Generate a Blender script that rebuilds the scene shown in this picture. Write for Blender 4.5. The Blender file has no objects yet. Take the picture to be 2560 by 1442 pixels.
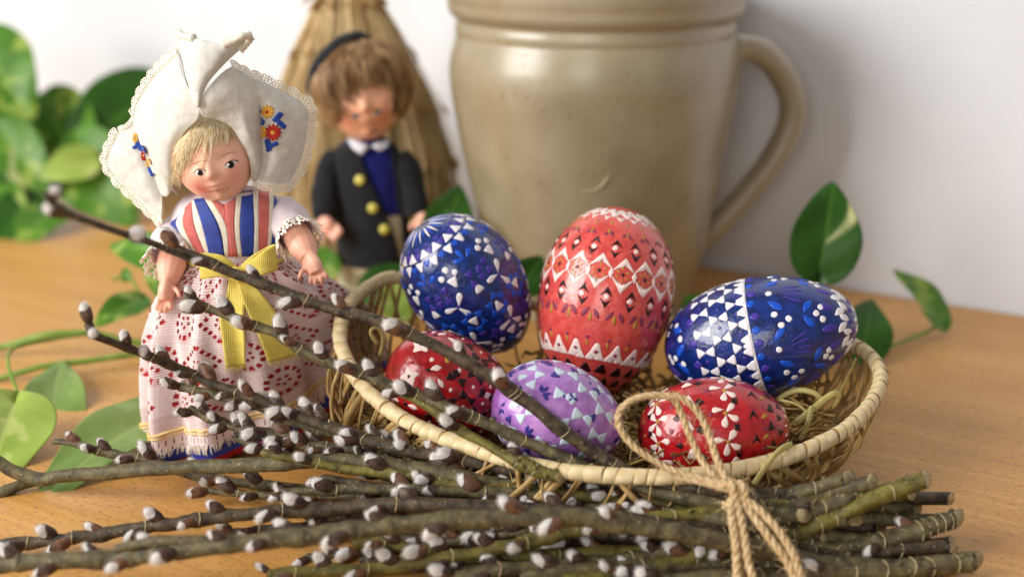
import bpy, math, random
import numpy as np
from mathutils import Vector, Matrix, noise
from mathutils.bvhtree import BVHTree

random.seed(7); rng = np.random.default_rng(7)
scene = bpy.context.scene
S = 0.01                                   # everything below is written in centimetres
# ------------------------------------------------------------------ camera
FPX, CAMH, PITCH = 3090.0, 24.0, math.radians(-18)
FWD = np.array([0, math.cos(PITCH), math.sin(PITCH)]); UPV = np.array([0, -math.sin(PITCH), math.cos(PITCH)]); RGT = np.array([1.0, 0, 0])
cam_d = bpy.data.cameras.new('camera'); cam = bpy.data.objects.new('camera', cam_d); scene.collection.objects.link(cam)
cam.location = (0, 0, CAMH*S); cam.rotation_euler = (math.radians(90)+PITCH, 0, 0)
cam_d.sensor_width = 36; cam_d.lens = 36*FPX/2560; cam_d.clip_start = 0.01; cam_d.clip_end = 50
cam_d.dof.use_dof = True; cam_d.dof.focus_distance = 0.50; cam_d.dof.aperture_fstop = 4.5
scene.camera = cam
# ------------------------------------------------------------------ light
world = bpy.data.worlds.new('World'); scene.world = world; world.use_nodes = True
bg = world.node_tree.nodes['Background']; bg.inputs[0].default_value = (1.0, 0.965, 0.915, 1); bg.inputs[1].default_value = 0.275
def area(name, loc, target, sx, sy, power, col):
    d = bpy.data.lights.new(name, 'AREA'); d.shape = 'RECTANGLE'; d.size = sx*S; d.size_y = sy*S; d.energy = power; d.color = col
    o = bpy.data.objects.new(name, d); scene.collection.objects.link(o); o.location = Vector(loc)*S
    o.rotation_euler = (Vector(target)-Vector(loc)).to_track_quat('-Z', 'Y').to_euler(); return o
area('window_light', (-121, -2, 70), (0, 60, 6), 84, 100, 31, (1.0, 0.975, 0.93))
area('room_window_light', (-40, -130, 60), (4, 55, 5), 60, 80, 7, (1.0, 0.96, 0.9))
scene.view_settings.view_transform = 'Standard'; scene.view_settings.look = 'None'
scene.view_settings.exposure = 0; scene.view_settings.gamma = 1

# ------------------------------------------------------------------ helpers
def ray(px, py): return FWD + RGT*((px-1280)/FPX) + UPV*((721-py)/FPX)
def P(px, py, y):
    d = ray(px, py); return d*(y/d[1]) + np.array([0, 0, CAMH])
def PZ(px, py, z):
    d = ray(px, py); return d*((z-CAMH)/d[2]) + np.array([0, 0, CAMH])
def proj(V):
    V = np.asarray(V, float).reshape(-1, 3) - [0, 0, CAMH]; w = V@FWD
    return np.c_[1280+FPX*(V@RGT)/w, 721-FPX*(V@UPV)/w]
def lin(h):
    h = h.lstrip('#'); c = [int(h[i:i+2], 16)/255 for i in (0, 2, 4)]
    return tuple((x/12.92 if x <= .04045 else ((x+.055)/1.055)**2.4) for x in c)
def tag(o, label=None, cat=None, group=None, kind=None):
    if label: o['label'] = label
    if cat: o['category'] = cat
    if group: o['group'] = group
    if kind: o['kind'] = kind
    return o
ORG = {}
def link(o, parent, origin):
    scene.collection.objects.link(o)
    origin = np.asarray(origin, float); ORG[o.name] = origin
    if parent is not None:
        o.parent = parent; o.location = Vector((origin-ORG[parent.name])*S)
    else: o.location = Vector(origin*S)
    return o
def empty(name, origin, *t, **k):
    o = bpy.data.objects.new(name, None); o.empty_display_size = .01
    link(o, None, origin); return tag(o, *t, **k)
def mesh_data(name, V, F, mats, smooth=True, mi=None, attrs=None):
    me = bpy.data.meshes.new(name)
    me.from_pydata(np.asarray(V, float).tolist(), [], [tuple(int(i) for i in f) for f in F])
    for m in (mats if isinstance(mats, (list, tuple)) else [mats]): me.materials.append(m)
    if mi is not None: me.polygons.foreach_set('material_index', np.asarray(mi, np.int32))
    if smooth: me.polygons.foreach_set('use_smooth', np.ones(len(me.polygons), bool))
    for k, a in (attrs or {}).items():
        a = np.asarray(a, np.float32)
        if a.ndim == 2:
            at = me.attributes.new(k, 'FLOAT_COLOR', 'POINT'); at.data.foreach_set('color', np.c_[a, np.ones(len(a))].astype(np.float32).ravel())
        else:
            at = me.attributes.new(k, 'FLOAT', 'POINT'); at.data.foreach_set('value', a)
    me.update(); return me
def obj(name, VF, mats, parent=None, origin=None, smooth=True, mi=None, attrs=None, solid=0, offset=0):
    V, F = VF; V = np.asarray(V, float)
    if origin is None: origin = ORG[parent.name] if parent is not None else np.array([V[:, 0].mean(), V[:, 1].mean(), V[:, 2].min()])
    me = mesh_data(name, (V-origin)*S, F, mats, smooth, mi, attrs)
    o = link(bpy.data.objects.new(name, me), parent, origin)
    if solid:
        m = o.modifiers.new('thick', 'SOLIDIFY'); m.thickness = solid*S; m.offset = offset
    return o
class MB:
    def __init__(s): s.V = []; s.F = []; s.M = []; s.n = 0
    def add(s, VF, mi=0):
        V, F = VF; s.V.append(np.asarray(V, float)); s.F += [tuple(int(i)+s.n for i in f) for f in F]; s.M += [mi]*len(F); s.n += len(V); return s
    def get(s): return np.concatenate(s.V), s.F
def spline(pts, n, closed=False):
    p = np.asarray(pts, float); k = len(p)
    if closed: q = np.concatenate([p[-1:], p, p[:2]]); segs = k
    else: q = np.concatenate([2*p[:1]-p[1:2], p, 2*p[-1:]-p[-2:-1]]); segs = k-1
    t = np.linspace(0, segs, n, endpoint=not closed); i = np.minimum(t.astype(int), segs-1); u = (t-i)[:, None]
    a, b, c, d = q[i], q[i+1], q[i+2], q[i+3]
    return .5*((2*b)+(c-a)*u+(2*a-5*b+4*c-d)*u**2+(3*b-a-3*c+d)*u**3)
def nrm(v): v = np.asarray(v, float); return v/(np.linalg.norm(v, axis=-1, keepdims=True)+1e-12)
def frames(p, closed=False):
    T = nrm(np.gradient(p, axis=0)) if not closed else nrm(np.roll(p, -1, 0)-np.roll(p, 1, 0))
    up = np.array([0, 0, 1.0]) if abs(T[0][2]) < .9 else np.array([0, 1.0, 0])
    N = np.zeros_like(p); n = nrm(np.cross(np.cross(T[0], up), T[0])); N[0] = n
    for i in range(1, len(p)):
        n = n - T[i]*np.dot(n, T[i]); n = nrm(n); N[i] = n
    return T, N, np.cross(T, N)
def tube(p, r, sides=8, closed=False, caps=True, flat=1.0, fn=None):
    p = np.asarray(p, float); n = len(p); r = np.broadcast_to(np.asarray(r, float), (n,))
    T, N, B = frames(p, closed); a = np.arange(sides)*2*math.pi/sides
    ca, sa = np.cos(a)[None, :, None], np.sin(a)[None, :, None]
    rr = r[:, None, None]*np.ones((1, sides, 1))
    if fn is not None: rr = rr*fn(np.arange(n)[:, None]*np.ones((1, sides)), a[None, :]*np.ones((n, 1)))[:, :, None]
    V = p[:, None, :]+rr*(N[:, None, :]*ca+B[:, None, :]*sa*flat); V = V.reshape(-1, 3)
    F = []
    for i in range(n if closed else n-1):
        j = (i+1) % n
        for k in range(sides): l = (k+1) % sides; F.append((i*sides+k, i*sides+l, j*sides+l, j*sides+k))
    if caps and not closed:
        F.append(tuple(range(sides))[::-1]); F.append(tuple((n-1)*sides+k for k in range(sides)))
    return V, F
def grid(pts, closed_u=False, closed_v=False, mask=None):
    """pts[nv][nu] -> quads; mask[nv-1][nu-1] True = keep"""
    pts = np.asarray(pts, float); nv, nu = pts.shape[:2]; idx = np.arange(nv*nu).reshape(nv, nu)
    i2 = idx
    if closed_u: i2 = np.concatenate([i2, i2[:, :1]], 1)
    if closed_v: i2 = np.concatenate([i2, i2[:1]], 0)
    F = np.stack([i2[:-1, :-1], i2[:-1, 1:], i2[1:, 1:], i2[1:, :-1]], -1)
    F = F[mask] if mask is not None else F.reshape(-1, 4)
    V = pts.reshape(-1, 3)
    if mask is not None:
        used = np.zeros(len(V), bool); used[F.ravel()] = True; re = np.cumsum(used)-1; F = re[F]; V = V[used]; grid.used = used
    return V, F
def patch(ctrl, nu, nv):
    c = np.asarray(ctrl, float)                     # rows x cols x 3
    rows = np.array([spline(r, nu) for r in c])     # rows x nu
    return np.array([spline(rows[:, j], nv) for j in range(nu)]).transpose(1, 0, 2)
def crease(pts, amt=.08):
    for i in range(pts.shape[0]):
        for j in range(pts.shape[1]): v = pts[i, j]; pts[i, j, 1] += amt*(nz(v*.9)+.6*nz(v*2.3))
    return pts
def pg(rows, y0=0):                                  # control grid from (px, py, y)
    return np.array([[P(a, b, y0+c) for a, b, c in r] for r in rows])
def lathe(prof, n, c):
    prof = np.asarray(prof, float); a = np.arange(n)*2*math.pi/n
    return np.array([[(c[0]+r*math.cos(t), c[1]+r*math.sin(t), z) for t in a] for r, z in prof])
def bvh(VF): return BVHTree.FromPolygons([tuple(v) for v in VF[0]], [tuple(int(i) for i in f) for f in VF[1]])
def hit(tree, px, py, lift=0., default=50.):
    d = ray(px, py); d = d/np.linalg.norm(d)
    h = tree.ray_cast(Vector((0, 0, CAMH)), Vector(d))
    if h[0] is None: return P(px, py, default), -d
    n = np.array(h[1]); n = n if np.dot(n, d) < 0 else -n
    return np.array(h[0])+n*lift, n
def press(tree, poly, lift=.03, default=50., sub=1):
    """a thin raised shape lying on a surface, outline given where it is seen"""
    poly = np.asarray(poly, float)
    c = poly.mean(0); V = []; k = len(poly)
    for s, l in ((1, -.01), (1, lift), (.6, lift*1.15)):
        for q in poly: V.append(hit(tree, *(c+(q-c)*s), l, default)[0])
    V.append(hit(tree, *c, lift*1.2, default)[0]); F = []
    for i in range(k):
        j = (i+1) % k
        F += [(i, j, k+j, k+i), (k+i, k+j, 2*k+j, 2*k+i), (2*k+i, 2*k+j, 3*k)]
    return np.array(V), F
def ell(cx, cy, a, b, rot=0, n=14):
    t = np.arange(n)*2*math.pi/n; x, y = a*np.cos(t), b*np.sin(t); c, s = math.cos(rot), math.sin(rot)
    return np.c_[cx+c*x-s*y, cy+s*x+c*y]
def nz(p, s=1.0): return noise.noise(Vector(p)*s)

# ------------------------------------------------------------------ materials
def mat(name, c1, c2=None, scale=1.0, rough=.6, bump=0., bscale=None, stretch=(1, 1, 1), spec=.4, sss=0., sheen=0., coat=0., trans=0., detail=4, ramp=(.35, .65), attr=None, coords='Object'):
    m = bpy.data.materials.new(name); m.use_nodes = True; nt = m.node_tree; N = nt.nodes; L = nt.links
    b = N['Principled BSDF']; b.inputs['Roughness'].default_value = rough; b.inputs['Specular IOR Level'].default_value = spec
    c1 = lin(c1) if isinstance(c1, str) else c1; b.inputs['Base Color'].default_value = (*c1, 1)
    if sss: b.inputs['Subsurface Weight'].default_value = sss; b.inputs['Subsurface Radius'].default_value = (.004, .0015, .001); b.inputs['Subsurface Scale'].default_value = .5
    if sheen: b.inputs['Sheen Weight'].default_value = sheen; b.inputs['Sheen Roughness'].default_value = .5
    if coat: b.inputs['Coat Weight'].default_value = coat; b.inputs['Coat Roughness'].default_value = .08
    tc = N.new('ShaderNodeTexCoord'); mp = N.new('ShaderNodeMapping'); mp.inputs['Scale'].default_value = tuple(100*x for x in stretch)
    L.new(tc.outputs[coords], mp.inputs['Vector'])
    if c2:
        c2 = lin(c2) if isinstance(c2, str) else c2
        t = N.new('ShaderNodeTexNoise'); t.inputs['Scale'].default_value = scale; t.inputs['Detail'].default_value = detail
        r = N.new('ShaderNodeValToRGB'); r.color_ramp.elements[0].position, r.color_ramp.elements[1].position = ramp
        r.color_ramp.elements[0].color = (*c1, 1); r.color_ramp.elements[1].color = (*c2, 1)
        L.new(mp.outputs[0], t.inputs['Vector']); L.new(t.outputs[0], r.inputs[0]); L.new(r.outputs[0], b.inputs['Base Color'])
    if attr:
        at = N.new('ShaderNodeAttribute'); at.attribute_name = attr; L.new(at.outputs['Color'], b.inputs['Base Color'])
    if bump:
        t2 = N.new('ShaderNodeTexNoise'); t2.inputs['Scale'].default_value = bscale or scale*3; t2.inputs['Detail'].default_value = 5
        bp = N.new('ShaderNodeBump'); bp.inputs['Strength'].default_value = bump; bp.inputs['Distance'].default_value = .0006
        L.new(mp.outputs[0], t2.inputs['Vector']); L.new(t2.outputs[0], bp.inputs['Height']); L.new(bp.outputs[0], b.inputs['Normal'])
    if trans:
        tr = N.new('ShaderNodeBsdfTranslucent'); mx = N.new('ShaderNodeMixShader'); mx.inputs[0].default_value = trans
        src = b.inputs['Base Color'].links[0].from_socket if b.inputs['Base Color'].links else None
        if src: L.new(src, tr.inputs[0])
        else: tr.inputs[0].default_value = (*c1, 1)
        L.new(b.outputs[0], mx.inputs[1]); L.new(tr.outputs[0], mx.inputs[2]); L.new(mx.outputs[0], N['Material Output'].inputs[0])
    return m
def weave(m, s1=55., strength=.5):                   # woven thread relief on a cloth
    nt = m.node_tree; N = nt.nodes; L = nt.links; b = N['Principled BSDF']
    tc = N.new('ShaderNodeTexCoord'); hs = []
    for d in ('X', 'Z'):
        w = N.new('ShaderNodeTexWave'); w.bands_direction = d; w.inputs['Scale'].default_value = s1*10; w.inputs['Distortion'].default_value = .6
        L.new(tc.outputs['Object'], w.inputs['Vector']); hs.append(w)
    mm = N.new('ShaderNodeMath'); mm.operation = 'MULTIPLY'; L.new(hs[0].outputs['Fac'], mm.inputs[0]); L.new(hs[1].outputs['Fac'], mm.inputs[1])
    bp = N.new('ShaderNodeBump'); bp.inputs['Strength'].default_value = strength; bp.inputs['Distance'].default_value = .0004
    L.new(mm.outputs[0], bp.inputs['Height']); L.new(bp.outputs[0], b.inputs['Normal']); return m
def table_mat():
    m = mat('beech_veneer', '#c6925f', rough=.36, spec=.4); nt = m.node_tree; N = nt.nodes; L = nt.links; b = N['Principled BSDF']
    mp = [n for n in N if n.type == 'MAPPING'][0]; mp.inputs['Rotation'].default_value = (0, 0, 0)
    def tex(scale, sx, sy, det, lo, hi):
        m2 = N.new('ShaderNodeMapping'); m2.inputs['Scale'].default_value = (sx, sy, 1); L.new(mp.outputs[0], m2.inputs['Vector'])
        t = N.new('ShaderNodeTexNoise'); t.inputs['Scale'].default_value = scale; t.inputs['Detail'].default_value = det; L.new(m2.outputs[0], t.inputs['Vector'])
        r = N.new('ShaderNodeMapRange'); r.inputs[1].default_value = lo; r.inputs[2].default_value = hi; L.new(t.outputs[0], r.inputs[0]); return r
    broad = tex(.35, .18, 1.2, 3, .3, .7); grain = tex(2.2, .05, 1.6, 5, .3, .7); fleck = tex(7.5, .36, 2.4, 1, .62, .66)
    def mix(a, bcol, f, amt):
        x = N.new('ShaderNodeMix'); x.data_type = 'RGBA'; k = N.new('ShaderNodeMath'); k.operation = 'MULTIPLY'; k.inputs[1].default_value = amt
        L.new(f.outputs[0], k.inputs[0]); L.new(k.outputs[0], x.inputs[0])
        if isinstance(a, tuple): x.inputs[6].default_value = (*a, 1)
        else: L.new(a, x.inputs[6])
        x.inputs[7].default_value = (*bcol, 1); return x.outputs[2]
    c = mix(lin('#e0ab62'), lin('#cc9550'), broad, 1.0); c = mix(c, lin('#b67f3f'), grain, .55); c = mix(c, lin('#744416'), fleck, .7)
    vo = N.new('ShaderNodeTexVoronoi'); vo.inputs['Scale'].default_value = .18; L.new(mp.outputs[0], vo.inputs['Vector'])
    r = N.new('ShaderNodeMapRange'); r.inputs[1].default_value = .035; r.inputs[2].default_value = .02; L.new(vo.outputs['Distance'], r.inputs[0])
    c = mix(c, lin('#6b4020'), r, .7); L.new(c, b.inputs['Base Color'])
    bp = N.new('ShaderNodeBump'); bp.inputs['Strength'].default_value = .12; bp.inputs['Distance'].default_value = .0003; L.new(fleck.outputs[0], bp.inputs['Height']); L.new(bp.outputs[0], b.inputs['Normal'])
    return m
def lace_mat(name, col, sheer):
    m = mat(name, col, rough=.85, spec=.15); nt = m.node_tree; N = nt.nodes; L = nt.links
    at = N.new('ShaderNodeAttribute'); at.attribute_name = 'sheer'; tr = N.new('ShaderNodeBsdfTransparent'); mx = N.new('ShaderNodeMixShader')
    k = N.new('ShaderNodeMath'); k.operation = 'MULTIPLY'; k.inputs[1].default_value = sheer
    L.new(at.outputs['Fac'], k.inputs[0]); L.new(k.outputs[0], mx.inputs[0]); L.new(N['Principled BSDF'].outputs[0], mx.inputs[1]); L.new(tr.outputs[0], mx.inputs[2]); L.new(mx.outputs[0], N['Material Output'].inputs[0])
    return m
def egg_mat(name, c1, c2):
    return mat(name, c1, c2, scale=2.2, rough=.2, bump=.5, bscale=6, spec=.5, coat=.6)
M = dict(
    wall=mat('white_wall_paint', '#e2e5ea', '#d5d8de', .05, rough=.85, bump=.3, bscale=.6), table=table_mat(),
    pot=mat('salt_glazed_stoneware', '#a2957b', '#928569', scale=.3, rough=.34, bump=.25, bscale=1.1, spec=.5, detail=6, coat=.8),
    spot=mat('iron_speck', '#6b5c40', rough=.35), scratch=mat('pale_glaze_scar', '#b9a682', rough=.3),
    white=mat('cotton_cap', '#e9e8e3', '#dbd9d1', scale=2.5, rough=.95, bump=.55, bscale=4.5, sheen=.15, trans=.2), lace=lace_mat('cotton_lace', '#f0e9dc', .55),
    sheerlace=lace_mat('skirt_lace', '#f0dcdc', .56), blouse=mat('sheer_white_blouse', '#e9dbe0', rough=.8, sheen=.2, trans=.2),
    rblue=weave(mat('blue_ribbon', '#2343a8', '#1b3590', 3, rough=.42, spec=.5)), rcoral=weave(mat('coral_ribbon', '#d8736c', '#c9625c', 3, rough=.5)), rwhite=weave(mat('white_ribbon', '#f3ecde', '#e6dccb', 3, rough=.5)),
    yellow=weave(mat('yellow_ribbon', '#ecd76a', '#dfc858', 2, rough=.5), 40, .7), red=mat('red_cloth', '#b32024', '#9c161c', 2, rough=.75, bump=.2, bscale=14), bluecloth=mat('blue_hem', '#2b43b5', rough=.6),
    gold=mat('gold_thread', '#e3b04a', '#f3dca0', 9, rough=.6), skin=mat('doll_vinyl', '#eab393', rough=.42, sss=.25, attr='Col'), skin2=mat('doll_vinyl_plain', '#f1b9a2', '#edae96', 1., rough=.42, sss=.25),
    eyewhite=mat('eye_white_paint', '#f5f3f0', rough=.15), eyedark=mat('eye_dark_paint', '#15110f', rough=.1), eyeblue=mat('eye_blue_paint', '#5b7186', rough=.15), brow=mat('brow_paint', '#97624a', rough=.5),
    lip=mat('lip_paint', '#ecb196', rough=.35), lipline=mat('lip_line_paint', '#cf8a70', rough=.4), blonde=mat('blonde_hair', '#f6e8ca', '#e2c896', 6, rough=.35, stretch=(1, 1, .3)), brown=mat('brown_hair', '#bd9a6e', '#7a5433', 1.6, rough=.34, stretch=(1, 1, .4)),
    flowery=mat('yellow_embroidery', '#e9b94c', '#d79c2c', 14, rough=.6), flowerr=mat('red_embroidery', '#c22a22', '#a81d1c', 14, rough=.6), flowerb=mat('blue_embroidery', '#1f4fb4', '#173c94', 14, rough=.6),
    felt=mat('black_felt', '#1b1d22', '#121317', 2, rough=.95, bump=.5, bscale=16, sheen=.12), navy=mat('navy_knit', '#141f78', '#0e1660', 3, rough=.9, bump=.4, bscale=12), cream=mat('cream_cloth', '#d9d6bb', '#cdc9aa', 2, rough=.85), button=mat('brass_button', '#d8cf63', rough=.35, spec=.6), collar=mat('white_collar', '#d8dae2', rough=.8),
    straw=mat('dry_straw', '#e4cd9e', '#bd9c66', 1.6, rough=.6, stretch=(1, 1, .25)), ear=mat('grain_ears', '#b6945c', '#7d5c30', 4, rough=.7), twineS=mat('sheaf_cord', '#a4834e', rough=.8),
    rattan=mat('split_cane', '#ead7ad', '#d3b985', 2.2, rough=.5, bump=.25, bscale=10, stretch=(1, 1, 1)), cane=mat('cane_strand', '#c0a06a', '#94733f', 1.5, rough=.55), base=mat('woven_base', '#b8935f', '#8e6a3c', 3, rough=.7, bump=.6, bscale=6),
    nest=mat('nest_straw', '#b99b5c', '#7d6030', 1.2, rough=.6), blade=mat('loose_straw', '#cfc382', '#b7a660', 1.5, rough=.5),
    bark=mat('willow_bark', '#6f6645', '#372e20', 2.6, rough=.6, bump=.7, bscale=7, detail=8, ramp=(.3, .7)), barkg=mat('green_willow_bark', '#7d7434', '#42391b', 2.4, rough=.5, bump=.6, bscale=7, detail=8, ramp=(.3, .7)), barkd=mat('dark_willow_bark', '#584a36', '#281f17', 2.6, rough=.6, bump=.7, bscale=7, detail=8), cut=mat('cut_wood', '#d6c49c', '#b09a6e', 5, rough=.8),
    fur=mat('silver_catkin_fur', '#dfdad7', '#b9b2af', 1.8, rough=.95, sheen=.6, bump=.5, bscale=22, ramp=(.4, .75)), scale=mat('bud_scale', '#55392c', '#2d201b', 2.2, rough=.38, bump=.3, bscale=8), scaleo=mat('amber_bud_scale', '#80563a', '#45302a', 2.5, rough=.38, bump=.3, bscale=8),
    jute=mat('jute', '#d8bf97', '#b89a6c', 5, rough=.85, bump=.4, bscale=18),
    leafstem=mat('vine_stem', '#7f9a3a', '#62852c', 1, rough=.45),
    w=mat('white_wax', '#eeeaf0', rough=.4, spec=.4), pk=mat('pinkish_white_wax', '#f3dcd6', rough=.4), pur=mat('purple_wax', '#45339a', rough=.35), bl=mat('bright_blue_wax', '#1552c8', rough=.3), lb=mat('pale_blue_wax', '#cfe0ee', rough=.4), dk=mat('dark_maroon_wax', '#2c0d12', rough=.35), gd=mat('gold_wax', '#b58a34', rough=.4), mv=mat('mauve_wax', '#8d3550', rough=.4), ind=mat('indigo_wax', '#3b3088', rough=.35), rd=mat('bright_red_wax', '#d32b28', rough=.3),
    eA=egg_mat('navy_egg_lacquer', '#0f3487', '#092159'), eB=egg_mat('coral_egg_lacquer', '#e05b54', '#c8403b'), eC=egg_mat('deep_blue_egg_lacquer', '#0d2f7e', '#0a1d54'), eD=egg_mat('crimson_egg_lacquer', '#bd161e', '#8f0c15'), eE=egg_mat('lilac_egg_lacquer', '#c08cd4', '#a066bd'), eF=egg_mat('scarlet_egg_lacquer', '#c21d25', '#970f18'))
def lenticels(m, col):
    nt = m.node_tree; N = nt.nodes; L = nt.links; b = N['Principled BSDF']; src = b.inputs['Base Color'].links[0].from_socket; mp = [n for n in N if n.type == 'MAPPING'][0]
    v = N.new('ShaderNodeTexVoronoi'); v.inputs['Scale'].default_value = 3.2; L.new(mp.outputs[0], v.inputs['Vector']); r = N.new('ShaderNodeMapRange'); r.inputs[1].default_value = .17; r.inputs[2].default_value = .1; r.inputs[4].default_value = .8; L.new(v.outputs['Distance'], r.inputs[0])
    x = N.new('ShaderNodeMix'); x.data_type = 'RGBA'; L.new(r.outputs[0], x.inputs[0]); L.new(src, x.inputs[6]); x.inputs[7].default_value = (*lin(col), 1); L.new(x.outputs[2], b.inputs['Base Color'])
for k_, c_ in (('bark', '#9a8f70'), ('barkg', '#a59a62'), ('barkd', '#85775f')): lenticels(M[k_], c_)
M['pot'].node_tree.nodes['Principled BSDF'].inputs['Coat Roughness'].default_value = .3
def leaf_mat(name, c1, c2, c3, amt, veincol):
    """green leaf: c1 to c2 mottling, c3 variegation, paler midrib and side veins drawn from the leaf's own length and width"""
    m = mat(name, c1, c2, .45, rough=.38, spec=.45, trans=0, bump=.15, bscale=3); nt = m.node_tree; N = nt.nodes; L = nt.links; b = N['Principled BSDF']
    src = b.inputs['Base Color'].links[0].from_socket
    at = N.new('ShaderNodeAttribute'); at.attribute_name = 'vein'; mp = [n for n in N if n.type == 'MAPPING'][0]
    t = N.new('ShaderNodeTexNoise'); t.inputs['Scale'].default_value = .55; t.inputs['Detail'].default_value = 2; m2 = N.new('ShaderNodeMapping'); m2.inputs['Location'].default_value = (3.1, 1.7, .4); L.new(mp.outputs[0], m2.inputs[0]); L.new(m2.outputs[0], t.inputs[0])
    sp = N.new('ShaderNodeAttribute'); sp.attribute_name = 'splash'
    r = N.new('ShaderNodeMapRange'); r.inputs[1].default_value = .56; r.inputs[2].default_value = .62; r.inputs[4].default_value = amt; L.new(t.outputs[0], r.inputs[0])
    x = N.new('ShaderNodeMix'); x.data_type = 'RGBA'; L.new(r.outputs[0], x.inputs[0]); L.new(src, x.inputs[6]); x.inputs[7].default_value = (*lin(c3), 1)
    y = N.new('ShaderNodeMix'); y.data_type = 'RGBA'; L.new(at.outputs['Fac'], y.inputs[0]); L.new(x.outputs[2], y.inputs[6]); y.inputs[7].default_value = (*lin(veincol), 1)
    y0 = y; y = N.new('ShaderNodeMix'); y.data_type = 'RGBA'; L.new(sp.outputs['Fac'], y.inputs[0]); L.new(y0.outputs[2], y.inputs[6]); y.inputs[7].default_value = (*lin('#d3d69a'), 1); L.new(y.outputs[2], b.inputs['Base Color'])
    tr = N.new('ShaderNodeBsdfTranslucent'); L.new(y.outputs[2], tr.inputs[0]); mx = N.new('ShaderNodeMixShader'); mx.inputs[0].default_value = .3
    L.new(b.outputs[0], mx.inputs[1]); L.new(tr.outputs[0], mx.inputs[2]); L.new(mx.outputs[0], N['Material Output'].inputs[0]); return m
M['leafd'] = leaf_mat('dark_pothos_leaf', '#356a19', '#295612', '#b8c069', .0, '#528228')
M['leafv'] = leaf_mat('mid_pothos_leaf', '#62982a', '#4a7f1e', '#b2c65c', .7, '#88b04c')
M['leafl'] = leaf_mat('lime_pothos_leaf', '#b4cc62', '#9dbc4e', '#d4de8c', .7, '#c6d67c')
M['leafm'] = leaf_mat('matt_green_pothos_leaf', '#93b060', '#82a250', '#aec272', .5, '#a4bb6e')

# ------------------------------------------------------------------ setting
SL = -.575; ANG = math.atan(SL); WD = np.array([math.cos(ANG), math.sin(ANG), 0]); WN = np.array([-WD[1], WD[0], 0])
W0 = np.array([12.5, 78.7, 0])
def setting_box(name, a0, a1, b0, b1, z0, z1, m):
    me_v = [((x)*S, (y)*S, z*S) for z in (z0, z1) for x, y in ((a0, b0), (a1, b0), (a1, b1), (a0, b1))]
    me = mesh_data(name, me_v, [(3, 2, 1, 0), (4, 5, 6, 7), (0, 1, 5, 4), (1, 2, 6, 5), (2, 3, 7, 6), (3, 0, 4, 7)], m, False)
    o = bpy.data.objects.new(name, me); scene.collection.objects.link(o); o.location = Vector(W0*S); o.rotation_euler = (0, 0, ANG); return tag(o, kind='structure')
setting_box('table', -95, 75, -75, 0, -3, 0, M['table'])
setting_box('wall', -130, 110, .2, 8, -40, 110, M['wall'])

# ------------------------------------------------------------------ stoneware pot
def build_pot():
    Y = 72.; ppc = 42.2; cx = P(1482, 300, Y)[0]; c = np.array([cx, Y, 0])
    t = empty('stoneware_pot', c, 'tall beige glazed stoneware pot with one strap handle against the wall', 'pot')
    z = lambda row: P(1482, row, Y)[2]
    pr = [(0, .0), (5.3, .0), (5.6, .15), (5.75, .8), (6.05, 2.0), (6.6, z(600)), (7.0, z(520)), (7.45, z(425)), (7.98, z(300)), (8.33, z(200)), (8.33, z(155)), (8.2, z(122)), (8.05, z(96)), (7.98, z(82)), (8.03, z(72)), (8.03, z(62)), (7.97, z(50)), (8.0, z(42)), (8.22, z(33)), (8.4, z(20)), (8.45, z(0)), (8.55, z(-20)), (8.55, z(-45)), (8.4, z(-60)), (8.15, z(-62)), (7.9, z(-40)), (7.6, z(0)), (7.7, z(150)), (7.2, z(400)), (5.5, 1.5), (0, 1.0)]
    pts = lathe(pr, 96, (cx, Y)); fine = np.array([spline(pts[:, j], 150) for j in range(96)]).transpose(1, 0, 2)
    for i in range(fine.shape[0]):
        for j in range(96):
            v = fine[i, j]; k = 1+.006*nz(v*.16)+.0025*nz(v*.6); fine[i, j, :2] = (v[:2]-[cx, Y])*k+[cx+.5*max(0., 1-v[2]/9.), Y]
    body = grid(fine, closed_u=True); obj('body', body, M['pot'], t)
    path = spline([P(a, b, Y-.3) for a, b in [(1800, 150), (1850, 122), (1905, 132), (1955, 185), (1982, 255), (1972, 325), (1925, 410), (1860, 490), (1800, 555), (1755, 598), (1735, 615)]], 40)
    r = np.interp(np.linspace(0, 1, 40), [0, .12, .5, .9, 1], [1.1, .78, .78, .62, .7])
    hV, hF = tube(path, r, 16, flat=1.35); hV = np.array([v+.05*nz(v*.7)*np.ones(3) for v in hV]); obj('handle', (hV, hF), M['pot'], t)
    tree = bvh(body); mb = MB(); rr = random.Random(3)
    for k in range(70): mb.add(press(tree, ell(rr.uniform(1180, 1760), rr.uniform(110, 560), *(2*[rr.uniform(1.2, 3)]), n=7), .01))
    obj('iron_speck', mb.get(), M['spot'], t, smooth=True)['kind'] = 'stuff'
    sc = spline([(1455, 478), (1490, 475), (1510, 458), (1525, 435)], 10); mb = MB().add(tube([hit(tree, *q, .0)[0] for q in sc], np.array([.02, .04, .05, .06, .07, .08, .08, .07, .05, .02]), 6)); obj('glaze_scar', mb.get(), M['scratch'], t)
build_pot()

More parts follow.
